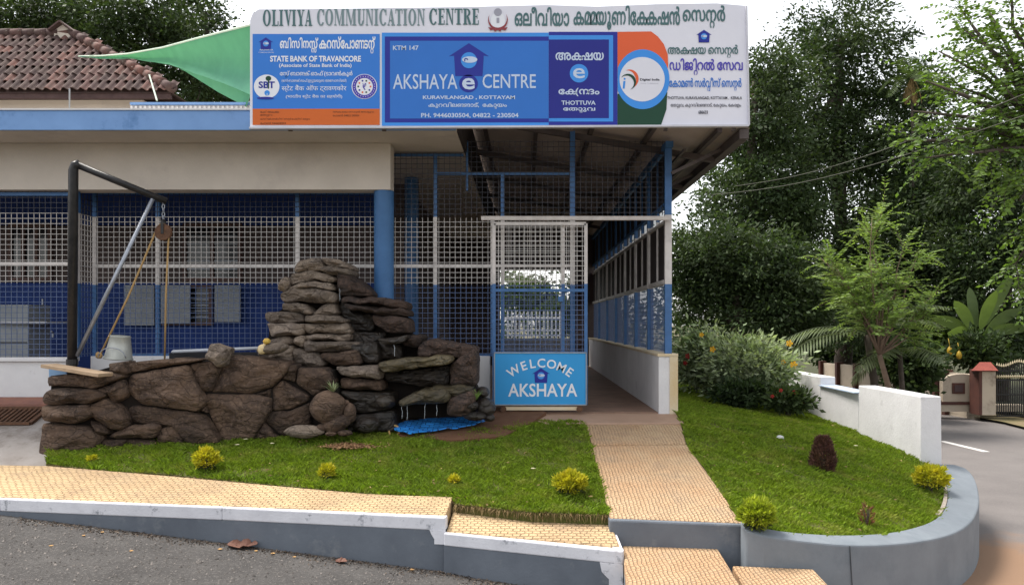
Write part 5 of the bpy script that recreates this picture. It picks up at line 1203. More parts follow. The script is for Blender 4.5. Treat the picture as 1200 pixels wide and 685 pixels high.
# green shade net
M_net = mat('green_net', (.08,.26,.195), (.065,.22,.165), 3, .85, trans=.35)
topc = [P(92,66,17.5), P(120,65.5,16.5), P(150,63,15), P(190,56,13.4), P(235,44,11.8), P(298,28,10.2)]; botc = [P(92,66.4,17.5), P(118,69,16.5), P(148,68.5,15.2), P(200,76,13.2), P(245,92,11.8), P(298,112,10.4)]
V = []; Fc = []; Nu, Nv = 30, 8
def lerpc(c, t): t *= len(c)-1; k = min(int(t), len(c)-2); return c[k].lerp(c[k+1], t-k)
for i in range(Nu+1):
    for j in range(Nv+1):
        a = lerpc(topc, i/Nu); b = lerpc(botc, i/Nu); p = a.lerp(b, j/Nv); p.y += .25*math.sin(j/Nv*math.pi)*(i/Nu) + .05*noise.noise(Vector((i*.4,j*.9,0))); p.z += .02*noise.noise(Vector((i*.5,j*.7,4))); V.append(p)
for i in range(Nu):
    for j in range(Nv): k = i*(Nv+1)+j; Fc.append((k, k+1, k+Nv+2, k+Nv+1))
nt_ = thing('shade_net', 'green shade netting stretched from the tiled roof to behind the signboard', 'shade net', topc[-1])
mb = MB(); mb.add(V, Fc); mb.build('netting', M_net, nt_, smooth=True)
V = []; Fc = []
f1_ = [P(205,77,13.2), P(245,81,12), P(298,84,10.6)]; f2_ = [P(212,80,13), P(250,104,12), P(284,122,10.8)]
for i in range(11):
    for j in range(5): p = lerpc(f1_, i/10).lerp(lerpc(f2_, i/10), j/4); p.y += .15; V.append(p)
for i in range(10):
    for j in range(4): k = i*5+j; Fc.append((k, k+1, k+6, k+5))
mb = MB(); mb.add(V, Fc); mb.build('lower_fold', M_net, nt_, smooth=True)
mb = MB(); mb.tube([P(175,88,14), P(184,118,12)], .012, 5); mb.tube([V_ for V_ in topc], .015, 5); mb.build('cord', mat('pale_cord', (.5,.6,.5)), nt_)

# ------------------------------------------------------------------ vegetation
def leaf_quads(p, d, L, W, rs, fold=.25):
    n = len(p); d = d/np.linalg.norm(d, axis=1, keepdims=True); r = rs.normal(size=(n,3)); s = np.cross(d, r); s /= np.linalg.norm(s, axis=1, keepdims=True)+1e-9
    L = np.broadcast_to(L, n)[:,None]; W = np.broadcast_to(W, n)[:,None]
    return np.concatenate([p, p+d*L*.45+s*W*.5, p+d*L, p+d*L*.45-s*W*.5], 1).reshape(-1,3)
def leaf_obj(name, V, m, parent): return np_mesh(name, V, np.arange(len(V)).reshape(-1,4), m, parent)
def crown(blobs, n, L, W, rs, clump=.35, per=26, droop=-.35):
    ps = []; ds = []; ck = []
    vol = np.array([b[1][0]*b[1][1]*b[1][2] for b in blobs])**.7; vol = vol/vol.sum()
    for (c, r), w in zip(blobs, vol):
        nc = max(3, int(n*w/per)); u = rs.normal(size=(nc,3)); u /= np.linalg.norm(u, axis=1, keepdims=True); rad = rs.random((nc,1))**.38
        cc = np.array(c) + u*rad*np.array(r)*(1+.18*rs.normal(size=(nc,1)))
        k = rs.poisson(per, nc); idx = np.repeat(np.arange(nc), k); off = rs.normal(size=(len(idx),3))*clump*.66*np.array([1,1,.6])*(.6+.8*rs.random((nc,1)))[idx]
        ps.append(cc[idx]+off); ck.append(rs.integers(0, 3, nc)[idx]); dd = off/clump + u[idx]*.5 + rs.normal(size=(len(idx),3))*.7; dd[:,2] += droop; ds.append(dd)
    p = np.concatenate(ps); d = np.concatenate(ds); sc_ = .6+.8*rs.random(len(p))
    CK[0] = np.concatenate(ck)
    return leaf_quads(p, d, L*sc_, W*sc_, rs)
CK = [None]
def limb_set(mb, base, top, r, rs, tips, n=7):
    base = Vector(base); top = Vector(top); pts = []
    for k in range(n+1):
        t = k/n; p = base.lerp(top, t) + Vector((rs.normal()*.12, rs.normal()*.12, 0))*(t*(1-t)*4*max(.3,(top-base).length*.12)); pts.append(p)
    mb.tube(pts, [r*(1-.65*k/n) for k in range(n+1)], 8)
    for tp_ in tips:
        k = int(rs.integers(n//2, n)); a = pts[k]; b = Vector(tp_); m1 = a.lerp(b, .4) + Vector((0,0,(b-a).length*.12)); m2 = a.lerp(b,.75) + Vector((rs.normal()*.1, rs.normal()*.1, .1))
        mb.tube([a, m1, m2, b], [r*.4, r*.28, r*.16, r*.05], 6)
M_bark = mat('bark', (.10,.08,.065), (.055,.045,.038), 5, 1, .02, 14)
M_leafD = mat('leaf_dark', (.022,.042,.014), (.035,.055,.02), .8, .65, island=.55, trans=.22, spec=.25)
M_leafD2 = mat('leaf_mid', (.035,.062,.02), (.05,.07,.028), .8, .65, island=.5, trans=.25, spec=.25)
M_leafB = mat('leaf_bright', (.12,.19,.03), (.06,.11,.02), 1.2, .5, island=.6, trans=.32, spec=.4)
M_leafF = mat('leaf_feathery', (.20,.27,.085), (.13,.20,.055), 1.5, .6, island=.4, trans=.4)
M_leafY = mat('leaf_young', (.06,.085,.03), (.04,.065,.02), .8, .6, island=.5, trans=.25, spec=.25)
def tree(label, base, blobs_px, Y, n, L, W, m, seed, group, clump=.35, trunk_r=.22, depth=2.2, name='broadleaf_tree', per=110):
    rs = np.random.default_rng(seed); b = Vector(base); t = thing(name, label, 'tree', b, group)
    blobs = []
    for (x, y, rx_, ry_, dy) in blobs_px:
        c = P(x, y, Y+dy); k = (Y+dy)/F; blobs.append(((c.x, c.y, c.z), (rx_*k, min(depth, max(rx_*k, .8)), ry_*k)))
    V = crown(blobs, n, L, W, rs, clump, per); o = leaf_obj('crown', V, [m, M_leafD if m is M_leafD2 else M_leafD2, M_leafY], t); o.data.polygons.foreach_set('material_index', np.where(CK[0]==2, np.where(rs.random(len(CK[0]))<.6, 2, 0), CK[0]).astype(np.int32))
    big = max(blobs, key=lambda q: q[0][2]); mb = MB(); limb_set(mb, b, (b.x*.5+big[0][0]*.5, big[0][1], big[0][2]), trunk_r, rs, [q[0] for q in blobs]); mb.build('trunk', M_bark, t, smooth=True)
    return t
GT = 'dark trees beyond the garden and road'
tree('tallest dark tree, its ragged top rising above the areca palm crown', (X_(985,26),26,-1.2), [(985,45,70,50,0),(940,110,55,55,-.5),(1030,120,60,60,.5),(985,180,85,60,0),(930,230,60,50,-1),(1045,220,55,55,.6)], 26, 46000, .14, .065, M_leafD2, 1, GT, .42, .3, 2.6)
tree('dark spreading tree just right of the signboard and roof eave', (X_(865,23),23,-1.2), [(905,95,38,40,0),(890,160,45,45,0),(865,225,45,40,-.4),(915,250,55,50,0),(845,290,45,40,0),(900,330,60,45,0)], 23, 42000, .125, .058, M_leafD2, 2, GT, .38, .26, 2.2)
tree('low dense dark tree directly behind the pale-leaved shrub', (X_(880,20),20,-1.2), [(835,300,40,45,0),(880,320,50,55,0),(930,330,50,55,0),(820,350,38,35,.3),(905,375,70,30,0),(800,310,18,45,.5)], 20, 38000, .115, .052, M_leafD, 3, GT, .36, .24, 1.8)
tree('dark tree behind the feathery light green tree', (X_(1050,24),24,-1.2), [(1040,290,60,60,0),(990,310,50,70,0),(1090,250,60,65,0),(1040,380,90,40,-.3),(1100,340,55,55,0)], 24, 42000, .13, .06, M_leafD, 4, GT, .4, .28, 2.2)
tree('dark tree at the right edge behind the iron gate', (X_(1170,22),22,-1.2), [(1150,200,55,70,0),(1190,290,50,70,0),(1140,320,50,60,0),(1180,390,60,40,0),(1210,180,50,90,0)], 22, 38000, .125, .058, M_leafD, 5, GT, .38, .26, 2.0)
tree('thin dark tree between the tallest tree and the bright overhanging branches', (X_(1085,27),27,-1.2), [(1075,120,35,50,0),(1085,190,45,50,0),(1120,240,45,45,0)], 27, 14000, .14, .065, M_leafD2, 6, GT, .45, .2, 2.0)
GL_ = 'hazy trees behind the tiled house'
tree('tall tree behind the tiled roof at the far left', (X_(40,34),34,-1.2), [(20,40,70,45,0),(70,15,60,35,0),(-30,30,50,60,0)], 34, 24000, .17, .08, M_leafD2, 7, GL_, .55, .3, 3)
tree('tall tree behind the green shade net', (X_(190,33),33,-1.2), [(170,25,60,38,0),(210,60,45,40,0),(130,30,50,35,0),(240,90,35,30,0),(160,85,45,30,0)], 33, 22000, .17, .08, M_leafD2, 8, GL_, .55, .3, 3)
tree('tree whose crown ends just left of the signboard', (X_(245,36),36,-1.2), [(235,15,42,25,0),(262,105,30,22,0),(225,110,40,22,0)], 36, 8000, .17, .10, M_leafD2, 9, GL_, .5, .3, 3)

# far tree belt closing the horizon
rs = np.random.default_rng(55); blobs = []
for k in range(34):
    x = -60+k*3.8; blobs.append(((x, 62+rs.uniform(-5,5), 1.5), (3.2, 2.5, 4.0+rs.uniform(-1,1.5))))
V = crown(blobs, 24000, .5, .25, rs, 1.0); o = leaf_obj('far_woodland', V, M_leafD, None); o['kind'] = 'stuff'

# bright overhanging tree, right, near
def sprays(starts, rs, Ls, leaf, wid, nl, droop, spread=.5, sub=3, pair=True):
    "twigs that carry two rows of leaflets"
    ps = []; ds = []; tw = []
    for a, d, L in starts:
        a = np.array(a, float); d = np.array(d, float); d /= np.linalg.norm(d)
        pts = [a]
        for k in range(nl):
            d = d + np.array([0,0,droop]) + rs.normal(size=3)*.04; d /= np.linalg.norm(d); pts.append(pts[-1]+d*L/nl)
            s = np.cross(d, [0,0,1.0]); s /= np.linalg.norm(s)+1e-6
            for sg in (-1, 1):
                ps.append(pts[-1]); ds.append(s*sg + d*.55 + np.array([0,0,-.15]) + rs.normal(size=3)*.12)
        tw.append(pts)
    p = np.array(ps); d = np.array(ds); sc_ = .75+.5*rs.random(len(p))
    return leaf_quads(p, d, leaf*sc_, wid*sc_, rs), tw
def branch_tree(label, name, base, tips, Y, m, seed, nspray, slen, leaf, wid, nl, droop, trunk_r, cat='tree', spread=.5, group=None, fork=None, bark=None):
    rs = np.random.default_rng(seed); t = thing(name, label, cat, base, group); mb = MB(); b = Vector(base); fk = Vector(fork) if fork is not None else b + Vector((0,0,1))
    mb.tube([b, b.lerp(fk,.5)+Vector((.06,0,0)), fk], [trunk_r, trunk_r*.85, trunk_r*.7], 9); starts = []
    for (px, py, dy) in tips:
        e = P(px, py, Y+dy); m1 = fk.lerp(e, .35) + Vector((rs.normal()*.08, rs.normal()*.08, (e-fk).length*.06)); m2 = fk.lerp(e, .7) + Vector((rs.normal()*.08, rs.normal()*.08, (e-fk).length*.05))
        mb.tube([fk, m1, m2, e], [trunk_r*.42, trunk_r*.28, trunk_r*.17, trunk_r*.06], 6)
        for k in range(nspray):
            q = rs.random()**.6; p = m1.lerp(m2, q*2) if q < .5 else m2.lerp(e, q*2-1); dd = (e-fk).normalized(); v = Vector((rs.normal(), rs.normal(), rs.normal()*.6))*spread*1.6 + dd*.7
            starts.append(((p.x, p.y, p.z), (v.x, v.y, v.z), slen*(.6+.8*rs.random())))
    V, tw = sprays(starts, rs, 0, leaf, wid, nl, droop)
    leaf_obj('crown', V, m, t); mb.build('trunk', bark or M_bark, t, smooth=True)
    mt = MB()
    for pts in tw[::2]: mt.tube([Vector(pts[0]), Vector(pts[len(pts)//2]), Vector(pts[-1])], [.006,.004,.002], 3, False)
    mt.build('twig', bark or M_bark, t)['kind'] = 'stuff'
    return t
tips = [(1060,165,0),(1070,130,.3),(1085,95,0),(1085,185,-.2),(1100,60,.4),(1110,150,0),(1120,100,.5),(1130,35,.3),(1135,180,-.3),(1150,75,0),(1150,130,0),(1160,15,.3),(1175,55,0),(1180,105,-.3),(1190,160,0),(1195,25,.2),(1205,80,0),(1180,215,.1),(1195,235,0),(1210,130,-.2),(1215,-10,0),(1125,10,.6),(1190,310,.3),(1195,340,.2),(1205,280,.3),(1185,-25,.3)]
branch_tree('bright yellow-green branches overhanging from the right edge of the picture', 'overhanging_tree', (X_(1290,11), 11, -1.25), tips, 11, M_leafB, 21, 17, .55, .085, .042, 8, -.07, .16, fork=(X_(1260,11), 11, 3.2))
branch_tree('feathery light green small tree leaning over the compound wall', 'feathery_tree', (X_(1048,16.5), 16.5, -1.15),
    [(1022,255,0),(1018,290,.2),(970,298,0),(985,330,-.2),(962,302,.3),(1060,285,0),(1075,300,.4),(1000,350,-.4),(1055,335,0),(1100,340,.2),(1015,370,-.3),(1045,375,-.5),(1085,370,0),(990,345,.4),(1035,245,.2),(1065,390,-.2),(1020,320,-.5),(1040,350,.5),(1010,330,.3)], 16.5, M_leafF, 22, 17, .60, .095, .034, 12, -.05, .07, spread=.42, fork=(X_(1028,16.5), 16.4, Z_(415,16.5)), bark=mat('pale_bark', (.18,.13,.09), (.12,.08,.06), 8, 1))
# vine-like green shrubs before the compound wall
def shrub(label, cat, px, py, rx_, ry_, Y, n, L, W, m, seed, zg, name='shrub', flowers=None, fm=None, clump=.12, dark=None, group=None, stems=7):
    rs = np.random.default_rng(seed); c = P(px, py, Y); k = Y/F; t = thing(name, label, cat, (c.x, c.y, zg), group)
    cz = max(c.z, zg+ry_*k*.5)
    blobs = [((c.x,c.y,cz), (rx_*k, rx_*k*.8, ry_*k))]
    for j in range(4): a = rs.uniform(0,6.28); blobs.append(((c.x+math.cos(a)*rx_*k*.6, c.y+math.sin(a)*rx_*k*.3, cz+rs.uniform(-.4,.4)*ry_*k), (rx_*k*.5, rx_*k*.4, ry_*k*.55)))
    V = crown(blobs, n, L, W, rs, clump, 18, .25); V[:,2] = np.maximum(V[:,2], zg+.01); leaf_obj('foliage', V, m, t); mb = MB()
    for j in range(stems):
        a = rs.uniform(0,6.28); e = Vector((c.x+math.cos(a)*rx_*k*.55, c.y+math.sin(a)*rx_*k*.35, cz+ry_*k*.4)); s0 = Vector((c.x+rs.normal()*.02, c.y, zg)); mb.tube([s0, s0.lerp(e,.5)+Vector((0,0,.03)), e], [.014*rx_*k+.004,.009*rx_*k+.003,.002], 5)
    mb.build('stem', M_bark, t)
    if flowers:
        for (fx, fy, fr) in flowers:
            p = P(fx, fy, Y-rx_*k*.75); f = MB(); V_ = []
            for j in range(5):
                a = j*1.257; d1 = Vector((math.cos(a), -.25, math.sin(a)))*fr; d2 = Vector((math.cos(a+.5), .1, math.sin(a+.5)))*fr*.8; d3 = Vector((math.cos(a-.5), .1, math.sin(a-.5)))*fr*.8; f.add([p, p+d3, p+d1, p+d2], [(0,1,2,3)])
            f.build('flower', fm, t)
    return t
def varie_mat():
    m = mat('variegated_leaf', (.36,.40,.27), (.15,.21,.10), 2, .5, island=.7, trans=.3); return m
M_yfl = mat('yellow_petal', (.75,.42,.03), (.65,.32,.02), 5, .6, trans=.3); M_rfl = mat('red_petal', (.45,.03,.03), (.35,.02,.03), 5, .6, trans=.3)
zr = lambda px, Y: zR(X_(px, Y), Y)
shrub('big pale-leaved shrub with yellow flowers between corridor and white wall', 'shrub', 876, 426, 42, 29, 12.6, 13000, .10, .034, varie_mat(), 31, zr(893,12.6), flowers=[(925,402,.055),(930,427,.06),(835,409,.05),(822,392,.04),(918,424,.04)], fm=M_yfl, clump=.16, stems=14)
shrub('pale-leaved shrub nearest the corridor, behind its end post', 'shrub', 828, 424, 36, 36, 13.6, 9000, .10, .036, MATS['variegated_leaf'], 32, zr(828,13.6), flowers=[(806,417,.05),(803,425,.04)], fm=M_rfl, clump=.16)
shrub('dark green leafy shrub in front of the road wall end, with red blooms', 'shrub', 924, 467, 19, 11, 11.6, 2600, .085, .04, M_leafD2, 33, zr(927,11.6), flowers=[(915,457,.03),(940,472,.03),(905,464,.03),(931,459,.03)], fm=M_rfl, clump=.1)
shrub('low dark shrub at the foot of the pale-leaved bushes', 'shrub', 868, 462, 28, 14, 11.9, 2800, .09, .04, M_leafD, 34, zr(868,11.9), clump=.1)
shrub('mid-green shrub climbing the compound wall below the feathery tree', 'shrub', 1066, 430, 26, 30, 18.6, 5200, .14, .08, M_leafD2, 35, -1.19, clump=.2)
shrub('loose green shrub beside the arched compound wall panel', 'shrub', 1112, 393, 24, 16, 22.2, 3000, .15, .08, mat('leaf_olive', (.07,.11,.02), (.05,.08,.015), 2, .6, island=.5, trans=.3), 36, -1.19, clump=.22)
shrub('bright shrub in the shade at the left end of the compound wall', 'shrub', 965, 405, 30, 18, 28.5, 3000, .16, .08, M_leafD2, 37, -1.1, clump=.25)
shrub('bushy dark hedge plant behind the road wall', 'shrub', 1005, 410, 40, 22, 28, 5000, .16, .08, M_leafD, 38, -1.1, clump=.25)
shrub('leafy shrub hiding the banana stem behind the tile-capped pillar', 'shrub', 1150, 412, 28, 20, 20.0, 3600, .14, .07, M_leafD2, 39, -1.1, clump=.2)
for i, (x, y) in enumerate([(1113,411),(1124,416)]):
    mb = MB(); c = P(x, y, 19.6); mb.lathe([(0,-.10),(.05,-.07),(.065,0),(.045,.07),(.012,.11),(0,.12)], c, 12)
    mb.tube([c+Vector((0,0,.11)), c+Vector((.02,.1,.3))], .008, 5)
    tag(mb.build('yellow_fruit', mat('fruit', (.40,.26,.02), (.3,.2,.02), 6, .5), None, smooth=True), ['larger yellow fruit hanging left above the arched wall panel', 'smaller yellow fruit hanging right, nearer the gate pillar'][i], 'fruit', 'yellow fruit hanging above the compound wall')

# palms and banana
def frond(mb, base, d, L, droop, nl, ll, lw, rs, side_droop=.3):
    p = Vector(base); d = Vector(d).normalized(); pts = [p.copy()]
    for k in range(nl):
        d = (d + Vector((0,0,-droop))).normalized(); p = p + d*L/nl; pts.append(p.copy()); s = d.cross(Vector((0,0,1)))
        if s.length < .05: s = Vector((1,0,0))
        s.normalize(); l = ll*math.sin(math.pi*(.12+.85*k/nl))
        for sg in (-1, 1):
            a = s*sg; e = p + (a + d*.5 + Vector((0,0,-side_droop + rs.normal()*.06))).normalized()*l; w = d*lw*.5; m_ = p.lerp(e,.5) + Vector((0,0,.02)); mb.add([p-w*.6, m_-w, e, m_+w, p+w*.6], [(0,1,2,3,4)])
    mb.tube(pts, [.02*(1-.8*k/nl)+.003 for k in range(nl+1)], 5)
M_palm = mat('palm_leaf', (.09,.13,.035), (.06,.10,.025), 2, .5, island=.4, trans=.3); M_drypalm = mat('dry_frond', (.24,.16,.06), (.16,.11,.05), 2, .8, island=.3)
def palm(label, base, topz, fr, L, ll, m, seed, r=.08, name='palm_tree', nl=22, lw=.035, droop=.09, drym=None, cat='palm', crownc=None):
    rs = np.random.default_rng(seed); b = Vector(base); t = thing(name, label, cat, b); mb = MB(); top_ = Vector((b.x, b.y, topz)) if crownc is None else crownc
    mb.tube([b, b.lerp(top_,.5)+Vector((.04,0,0)), top_], [r, r*.8, r*.7], 9); mb.build('trunk', M_bark, t, smooth=True)
    for k, (dx, dy, dz) in enumerate(fr):
        f = MB(); frond(f, top_, (dx,dy,dz), L*(.85+.3*rs.random()), droop, nl, ll, lw, rs); f.build('frond', m, t, fix=False)
    if drym:
        f = MB()
        for a in (-.5,.1,.6): frond(f, top_, (a,-.3,-.6), L*.8, .1, nl, ll*.6, lw, rs, .8)
        f.build('dry_frond', M_drypalm, t, fix=False)
    return t
palm('slender areca palm with drooping dry frond among the dark tree crowns', (X_(1072,24.2),24.2,-1.2), 0, [(1,.2,.6),(-1,.1,.6),(.4,-.6,.9),(-.4,-.4,1.2),(.1,.3,1.5),(.9,-.4,.2),(-.9,-.3,.25),(-.2,-.9,.7)], 1.05, .45, M_palm, 41, .05, crownc=P(1068,92,24.2), drym=True)
palm('low palm whose long frond arches left above the road wall', (X_(1028,17.3),17.3,-1.2), 0, [(-1,-.1,.32),(-1,.15,.5),(.5,-.5,.9),(-.3,-.3,1.2),(.8,.2,.7)], 2.1, .75, mat('palm_grey', (.13,.16,.08), (.09,.12,.06), 2, .5, island=.3, trans=.3), 42, .1, crownc=P(1016,392,17.3), nl=30, lw=.045, droop=.045)
palm('short palm with fan of drooping fronds under the feathery tree', (X_(1056,17.2),17.2,-1.2), 0, [(-1,-.2,.35),(-.6,-.6,.6),(.3,-.8,.5),(-1,.1,.05)], 1.1, .6, MATS['palm_grey'], 43, .07, crownc=P(1054,412,17.2), nl=20, lw=.05, droop=.07)
ban = thing('banana_plant', 'banana plant with broad pale green upright leaves left of the gate', 'banana plant', (X_(1150,20.5), 20.5, -1.15))
M_ban = mat('banana_leaf', (.12,.17,.06), (.08,.12,.04), 1.5, .5, trans=.45)
cb = P(1145, 400, 20.5)
mb = MB(); mb.tube([ban.location, Vector((cb.x,cb.y,cb.z))], [.12,.08], 10); mb.build('trunk', mat('banana_stem', (.16,.17,.08), (.12,.1,.05), 4), ban, smooth=True)
for (ex, ey, dy, wd) in [(1187,322,0,.17),(1118,352,-.3,.14),(1092,372,.2,.15),(1168,340,-.5,.15),(1198,362,.3,.16),(1136,336,.3,.13),(1110,390,-.4,.14),(1205,385,.1,.15)]:
    e = P(ex, ey, 20.5+dy); f = MB(); N = 12; V = []; Fc = []; ax = (e-cb); s = ax.cross(Vector((0,1,.3))).normalized()
    for k in range(N+1):
        t = k/N; p = cb.lerp(e, t) + Vector((0,0,.18*math.sin(t*math.pi))); w = wd*(0.12 if t < .2 else math.sin(min(1,(t-.15)/.85)*math.pi)**.6+.02); V += [p - s*w + Vector((0,-.05*w,-.3*w)), p, p + s*w + Vector((0,.05*w,-.3*w))]
    for k in range(N): Fc += [(3*k,3*k+1,3*k+4,3*k+3),(3*k+1,3*k+2,3*k+5,3*k+4)]
    f.add(V, Fc); f.build('leaf', M_ban, ban, smooth=True)

# garden bushes
def bush(label, px, py_base, w_px, h_px, zf, m, seed, n=900, L=.035, W=.016, cat='bush', name='clipped_bush', dark=None, up=.5, group=None, cone=False):
    rs = np.random.default_rng(seed); g = GP(px, py_base, zf); k = g.y/F; t = thing(name, label, cat, g, group); W_ = w_px*k/2; H_ = h_px*k
    u = rs.normal(size=(n,3)); u /= np.linalg.norm(u,axis=1,keepdims=True); u[:,2] = np.abs(u[:,2])*rs.choice([1,1,1,-.6],n); rad = .72+.28*rs.random((n,1)); tuft = 1+.13*np.sin(u[:,0:1]*11+seed)*np.cos(u[:,1:2]*9)+.10*np.sin(u[:,2:3]*13+seed*2)
    if cone:
        hh = rs.random((n,1)); a = rs.uniform(0,6.28,(n,1)); r = W_*np.sqrt(np.clip(1-((hh-.38)/.66)**2, .02, 1))*(1-.25*hh)*rad*(1+.15*np.sin(a*4+hh*9)); p = np.concatenate([g.x+r*np.cos(a), g.y+r*np.sin(a), g.z+hh*H_], 1); dd = np.concatenate([np.cos(a), np.sin(a), 1.2+0*a], 1)+rs.normal(size=(n,3))*.35
    else:
        p = np.array([g.x, g.y, g.z+H_*.5]) + u*rad*tuft*np.array([W_, W_*.9, H_*.52]); dd = u + rs.normal(size=(n,3))*.5; dd[:,2] += up
    p[:,2] = np.maximum(p[:,2], g.z+.012); V = leaf_quads(p, dd, L*(.6+.8*rs.random(n)), W, rs); top = V.reshape(-1,4,3)
    lo = top[:,0,2] < g.z + H_*.33  # most low leaves take the second, darker green material
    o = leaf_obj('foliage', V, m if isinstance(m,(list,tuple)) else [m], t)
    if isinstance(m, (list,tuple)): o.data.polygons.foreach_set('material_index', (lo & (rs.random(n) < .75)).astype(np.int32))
    mb = MB()
    for j in range(6): a = rs.uniform(0,6.28); mb.tube([g, g+Vector((math.cos(a)*W_*.3, math.sin(a)*W_*.3, H_*.4)), g+Vector((math.cos(a)*W_*.6, math.sin(a)*W_*.6, H_*.8))], [.008,.005,.002], 5)
    mb.build('stem', M_bark, t); return t
M_gold = mat('golden_leaf', (.50,.42,.025), (.30,.32,.02), 8, .6, island=.3, trans=.3); M_goldd = mat('dark_green_leaf', (.05,.075,.02), (.04,.05,.02), 8, .7, island=.4)
GB = 'yellow foliage bushes on the lawns'
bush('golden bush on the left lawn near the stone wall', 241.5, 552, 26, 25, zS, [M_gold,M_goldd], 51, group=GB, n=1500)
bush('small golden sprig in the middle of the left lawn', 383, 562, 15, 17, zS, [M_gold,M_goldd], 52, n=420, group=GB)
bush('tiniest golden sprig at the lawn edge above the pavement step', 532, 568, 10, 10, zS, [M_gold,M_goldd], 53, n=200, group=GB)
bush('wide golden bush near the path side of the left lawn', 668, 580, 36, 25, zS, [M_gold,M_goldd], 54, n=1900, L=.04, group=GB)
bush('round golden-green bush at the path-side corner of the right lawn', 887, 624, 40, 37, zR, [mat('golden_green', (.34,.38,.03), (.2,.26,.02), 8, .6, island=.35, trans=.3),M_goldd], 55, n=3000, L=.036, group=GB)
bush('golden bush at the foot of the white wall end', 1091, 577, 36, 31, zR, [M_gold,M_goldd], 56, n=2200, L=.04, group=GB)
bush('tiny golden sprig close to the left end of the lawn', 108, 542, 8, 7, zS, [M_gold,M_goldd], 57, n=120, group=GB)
M_purp = mat('purple_leaf', (.085,.035,.035), (.13,.07,.045), 9, .7, island=.5, trans=.15)
bush('dark purple-brown conical shrub on the right lawn', 964.5, 552, 28, 40, zR, M_purp, 58, n=3200, L=.035, W=.014, name='conical_shrub', cone=True)
bush('small reddish withered plant on the right lawn', 1016, 615, 14, 24, zR, mat('withered', (.20,.07,.03), (.12,.06,.03), 9, .8, island=.4), 59, n=160, L=.04, W=.008, name='withered_plant', cone=True, cat='plant')
# tufts in the rocks
def tuft(label, p, n, L, m, seed, spread=.7):
    rs = np.random.default_rng(seed); mb = MB(); p = Vector(p)
    for k in range(n):
        a = rs.uniform(0,6.28); d = Vector((math.cos(a)*spread, math.sin(a)*spread, .5+rs.random()*.8)).normalized(); l = L*(.6+.6*rs.random()); s = d.cross(Vector((0,0,1))).normalized()*.006; e = p+d*l+Vector((0,0,-l*.2)); m_ = p+d*l*.5; mb.add([p-s, m_-s, e, m_+s, p+s], [(0,1,2,3,4)])
    tag(mb.build('spiky_plant', m, None, fix=False), label, 'plant')
M_sp = mat('spider_leaf', (.28,.30,.16), (.14,.19,.08), 8, .6)
tuft('spiky grey-green plant on top of the egg-shaped boulder', P(390,460,8.48), 26, .17, M_sp, 61); tuft('spiky green plant on the rocks beside the gate', P(558,468,8.66), 24, .16, mat('spider_green', (.22,.34,.08), (.12,.2,.05), 8, .6), 62)
# dry mulch patch, stone on lawn, leaves
def leafpile(name, label, cat, px, py, w, h, zf, n, m, seed, kind=None, L=.03):
    rs = np.random.default_rng(seed); g = GP(px, py, zf); p = np.array([g.x,g.y,g.z+.03]) + rs.normal(size=(n,3))*np.array([w,h,.006])*.4; d = rs.normal(size=(n,3)); d[:,2] *= .25
    V = leaf_quads(p, d, L, L*.3, rs); o = leaf_obj(name, V, m, None); 
    if kind: o['kind'] = kind
    return tag(o, label, cat)
M_dry = mat('dead_straw', (.30,.18,.09), (.2,.11,.06), 8, 1, island=.4)
leafpile('dry_grass_patch', 'round patch of dead straw-coloured grass on the left lawn', None, 411, 525, .30, .20, zS, 1500, M_dry, 71, 'stuff', .04)
mb = MB(); o = boulder(None, 914, 512.5, 4.5, 3, GP(914,514,zR).y, .035, mat('white_stone', (.6,.6,.58), (.5,.5,.48), 9), 'white_stone', 4); tag(o, 'small white stone lying on the right lawn', 'stone')
def dead_leaf(px, py, s, label, m, seed, curl=.5, zf=zA, up=.006, name='dead_leaf', group=None):
    rs = np.random.default_rng(seed); g = GP(px, py, zf)+Vector((0,0,up)); mb = MB(); N = 8; V = []; Fc = []; a = rs.uniform(-.6,.6); ax = Vector((math.cos(a), math.sin(a), 0)); sd = Vector((-ax.y, ax.x, 0))
    for k in range(N+1):
        t = k/N; w = s*.35*math.sin(math.pi*(t*.9+.06))*(1+.2*rs.normal()); c = g + ax*(t-.5)*s + Vector((0,0,curl*s*.10*abs(2*t-1)**2+.02*s*rs.random())); V += [c - sd*w + Vector((0,0,curl*w*rs.uniform(.1,.5))), c, c + sd*w + Vector((0,0,curl*w*rs.uniform(.4,1.3)))]
    for k in range(N): Fc += [(3*k,3*k+1,3*k+4,3*k+3),(3*k+1,3*k+2,3*k+5,3*k+4)]
    mb.add(V, Fc); o = mb.build(name, m, None, smooth=False, fix=False); tag(o, label, 'leaf', group)
    so = o.modifiers.new('s','SOLIDIFY'); so.thickness = .002
M_dl = mat('dead_leaf', (.12,.05,.035), (.2,.10,.07), 12, .7)
GD = 'dead leaves on the asphalt'
dead_leaf(284, 641, .24, 'largest dead brown leaf curled on the asphalt by the kerb', M_dl, 1, .7, group=GD); dead_leaf(400, 659, .10, 'small curled dark leaf on the asphalt near the kerb step', M_dl, 2, .9, group=GD)
WHERE = ['leftmost, close to the left edge', 'left of a close pair below the left pavement', 'right of a close pair below the left pavement', 'midway along the left kerb face', 'just left of the largest dead leaf', 'to the right of the largest dead leaf',
         'nearest the small dark leaf', 'out in the lane', 'rightmost, below the pavement step', 'below the largest dead leaf', 'nearest the kerb, above the large dead leaf', 'out in the lane near the left edge']
M_yl = mat('yellow_litter', (.45,.28,.11), (.32,.18,.08), 12, .9, island=.35)
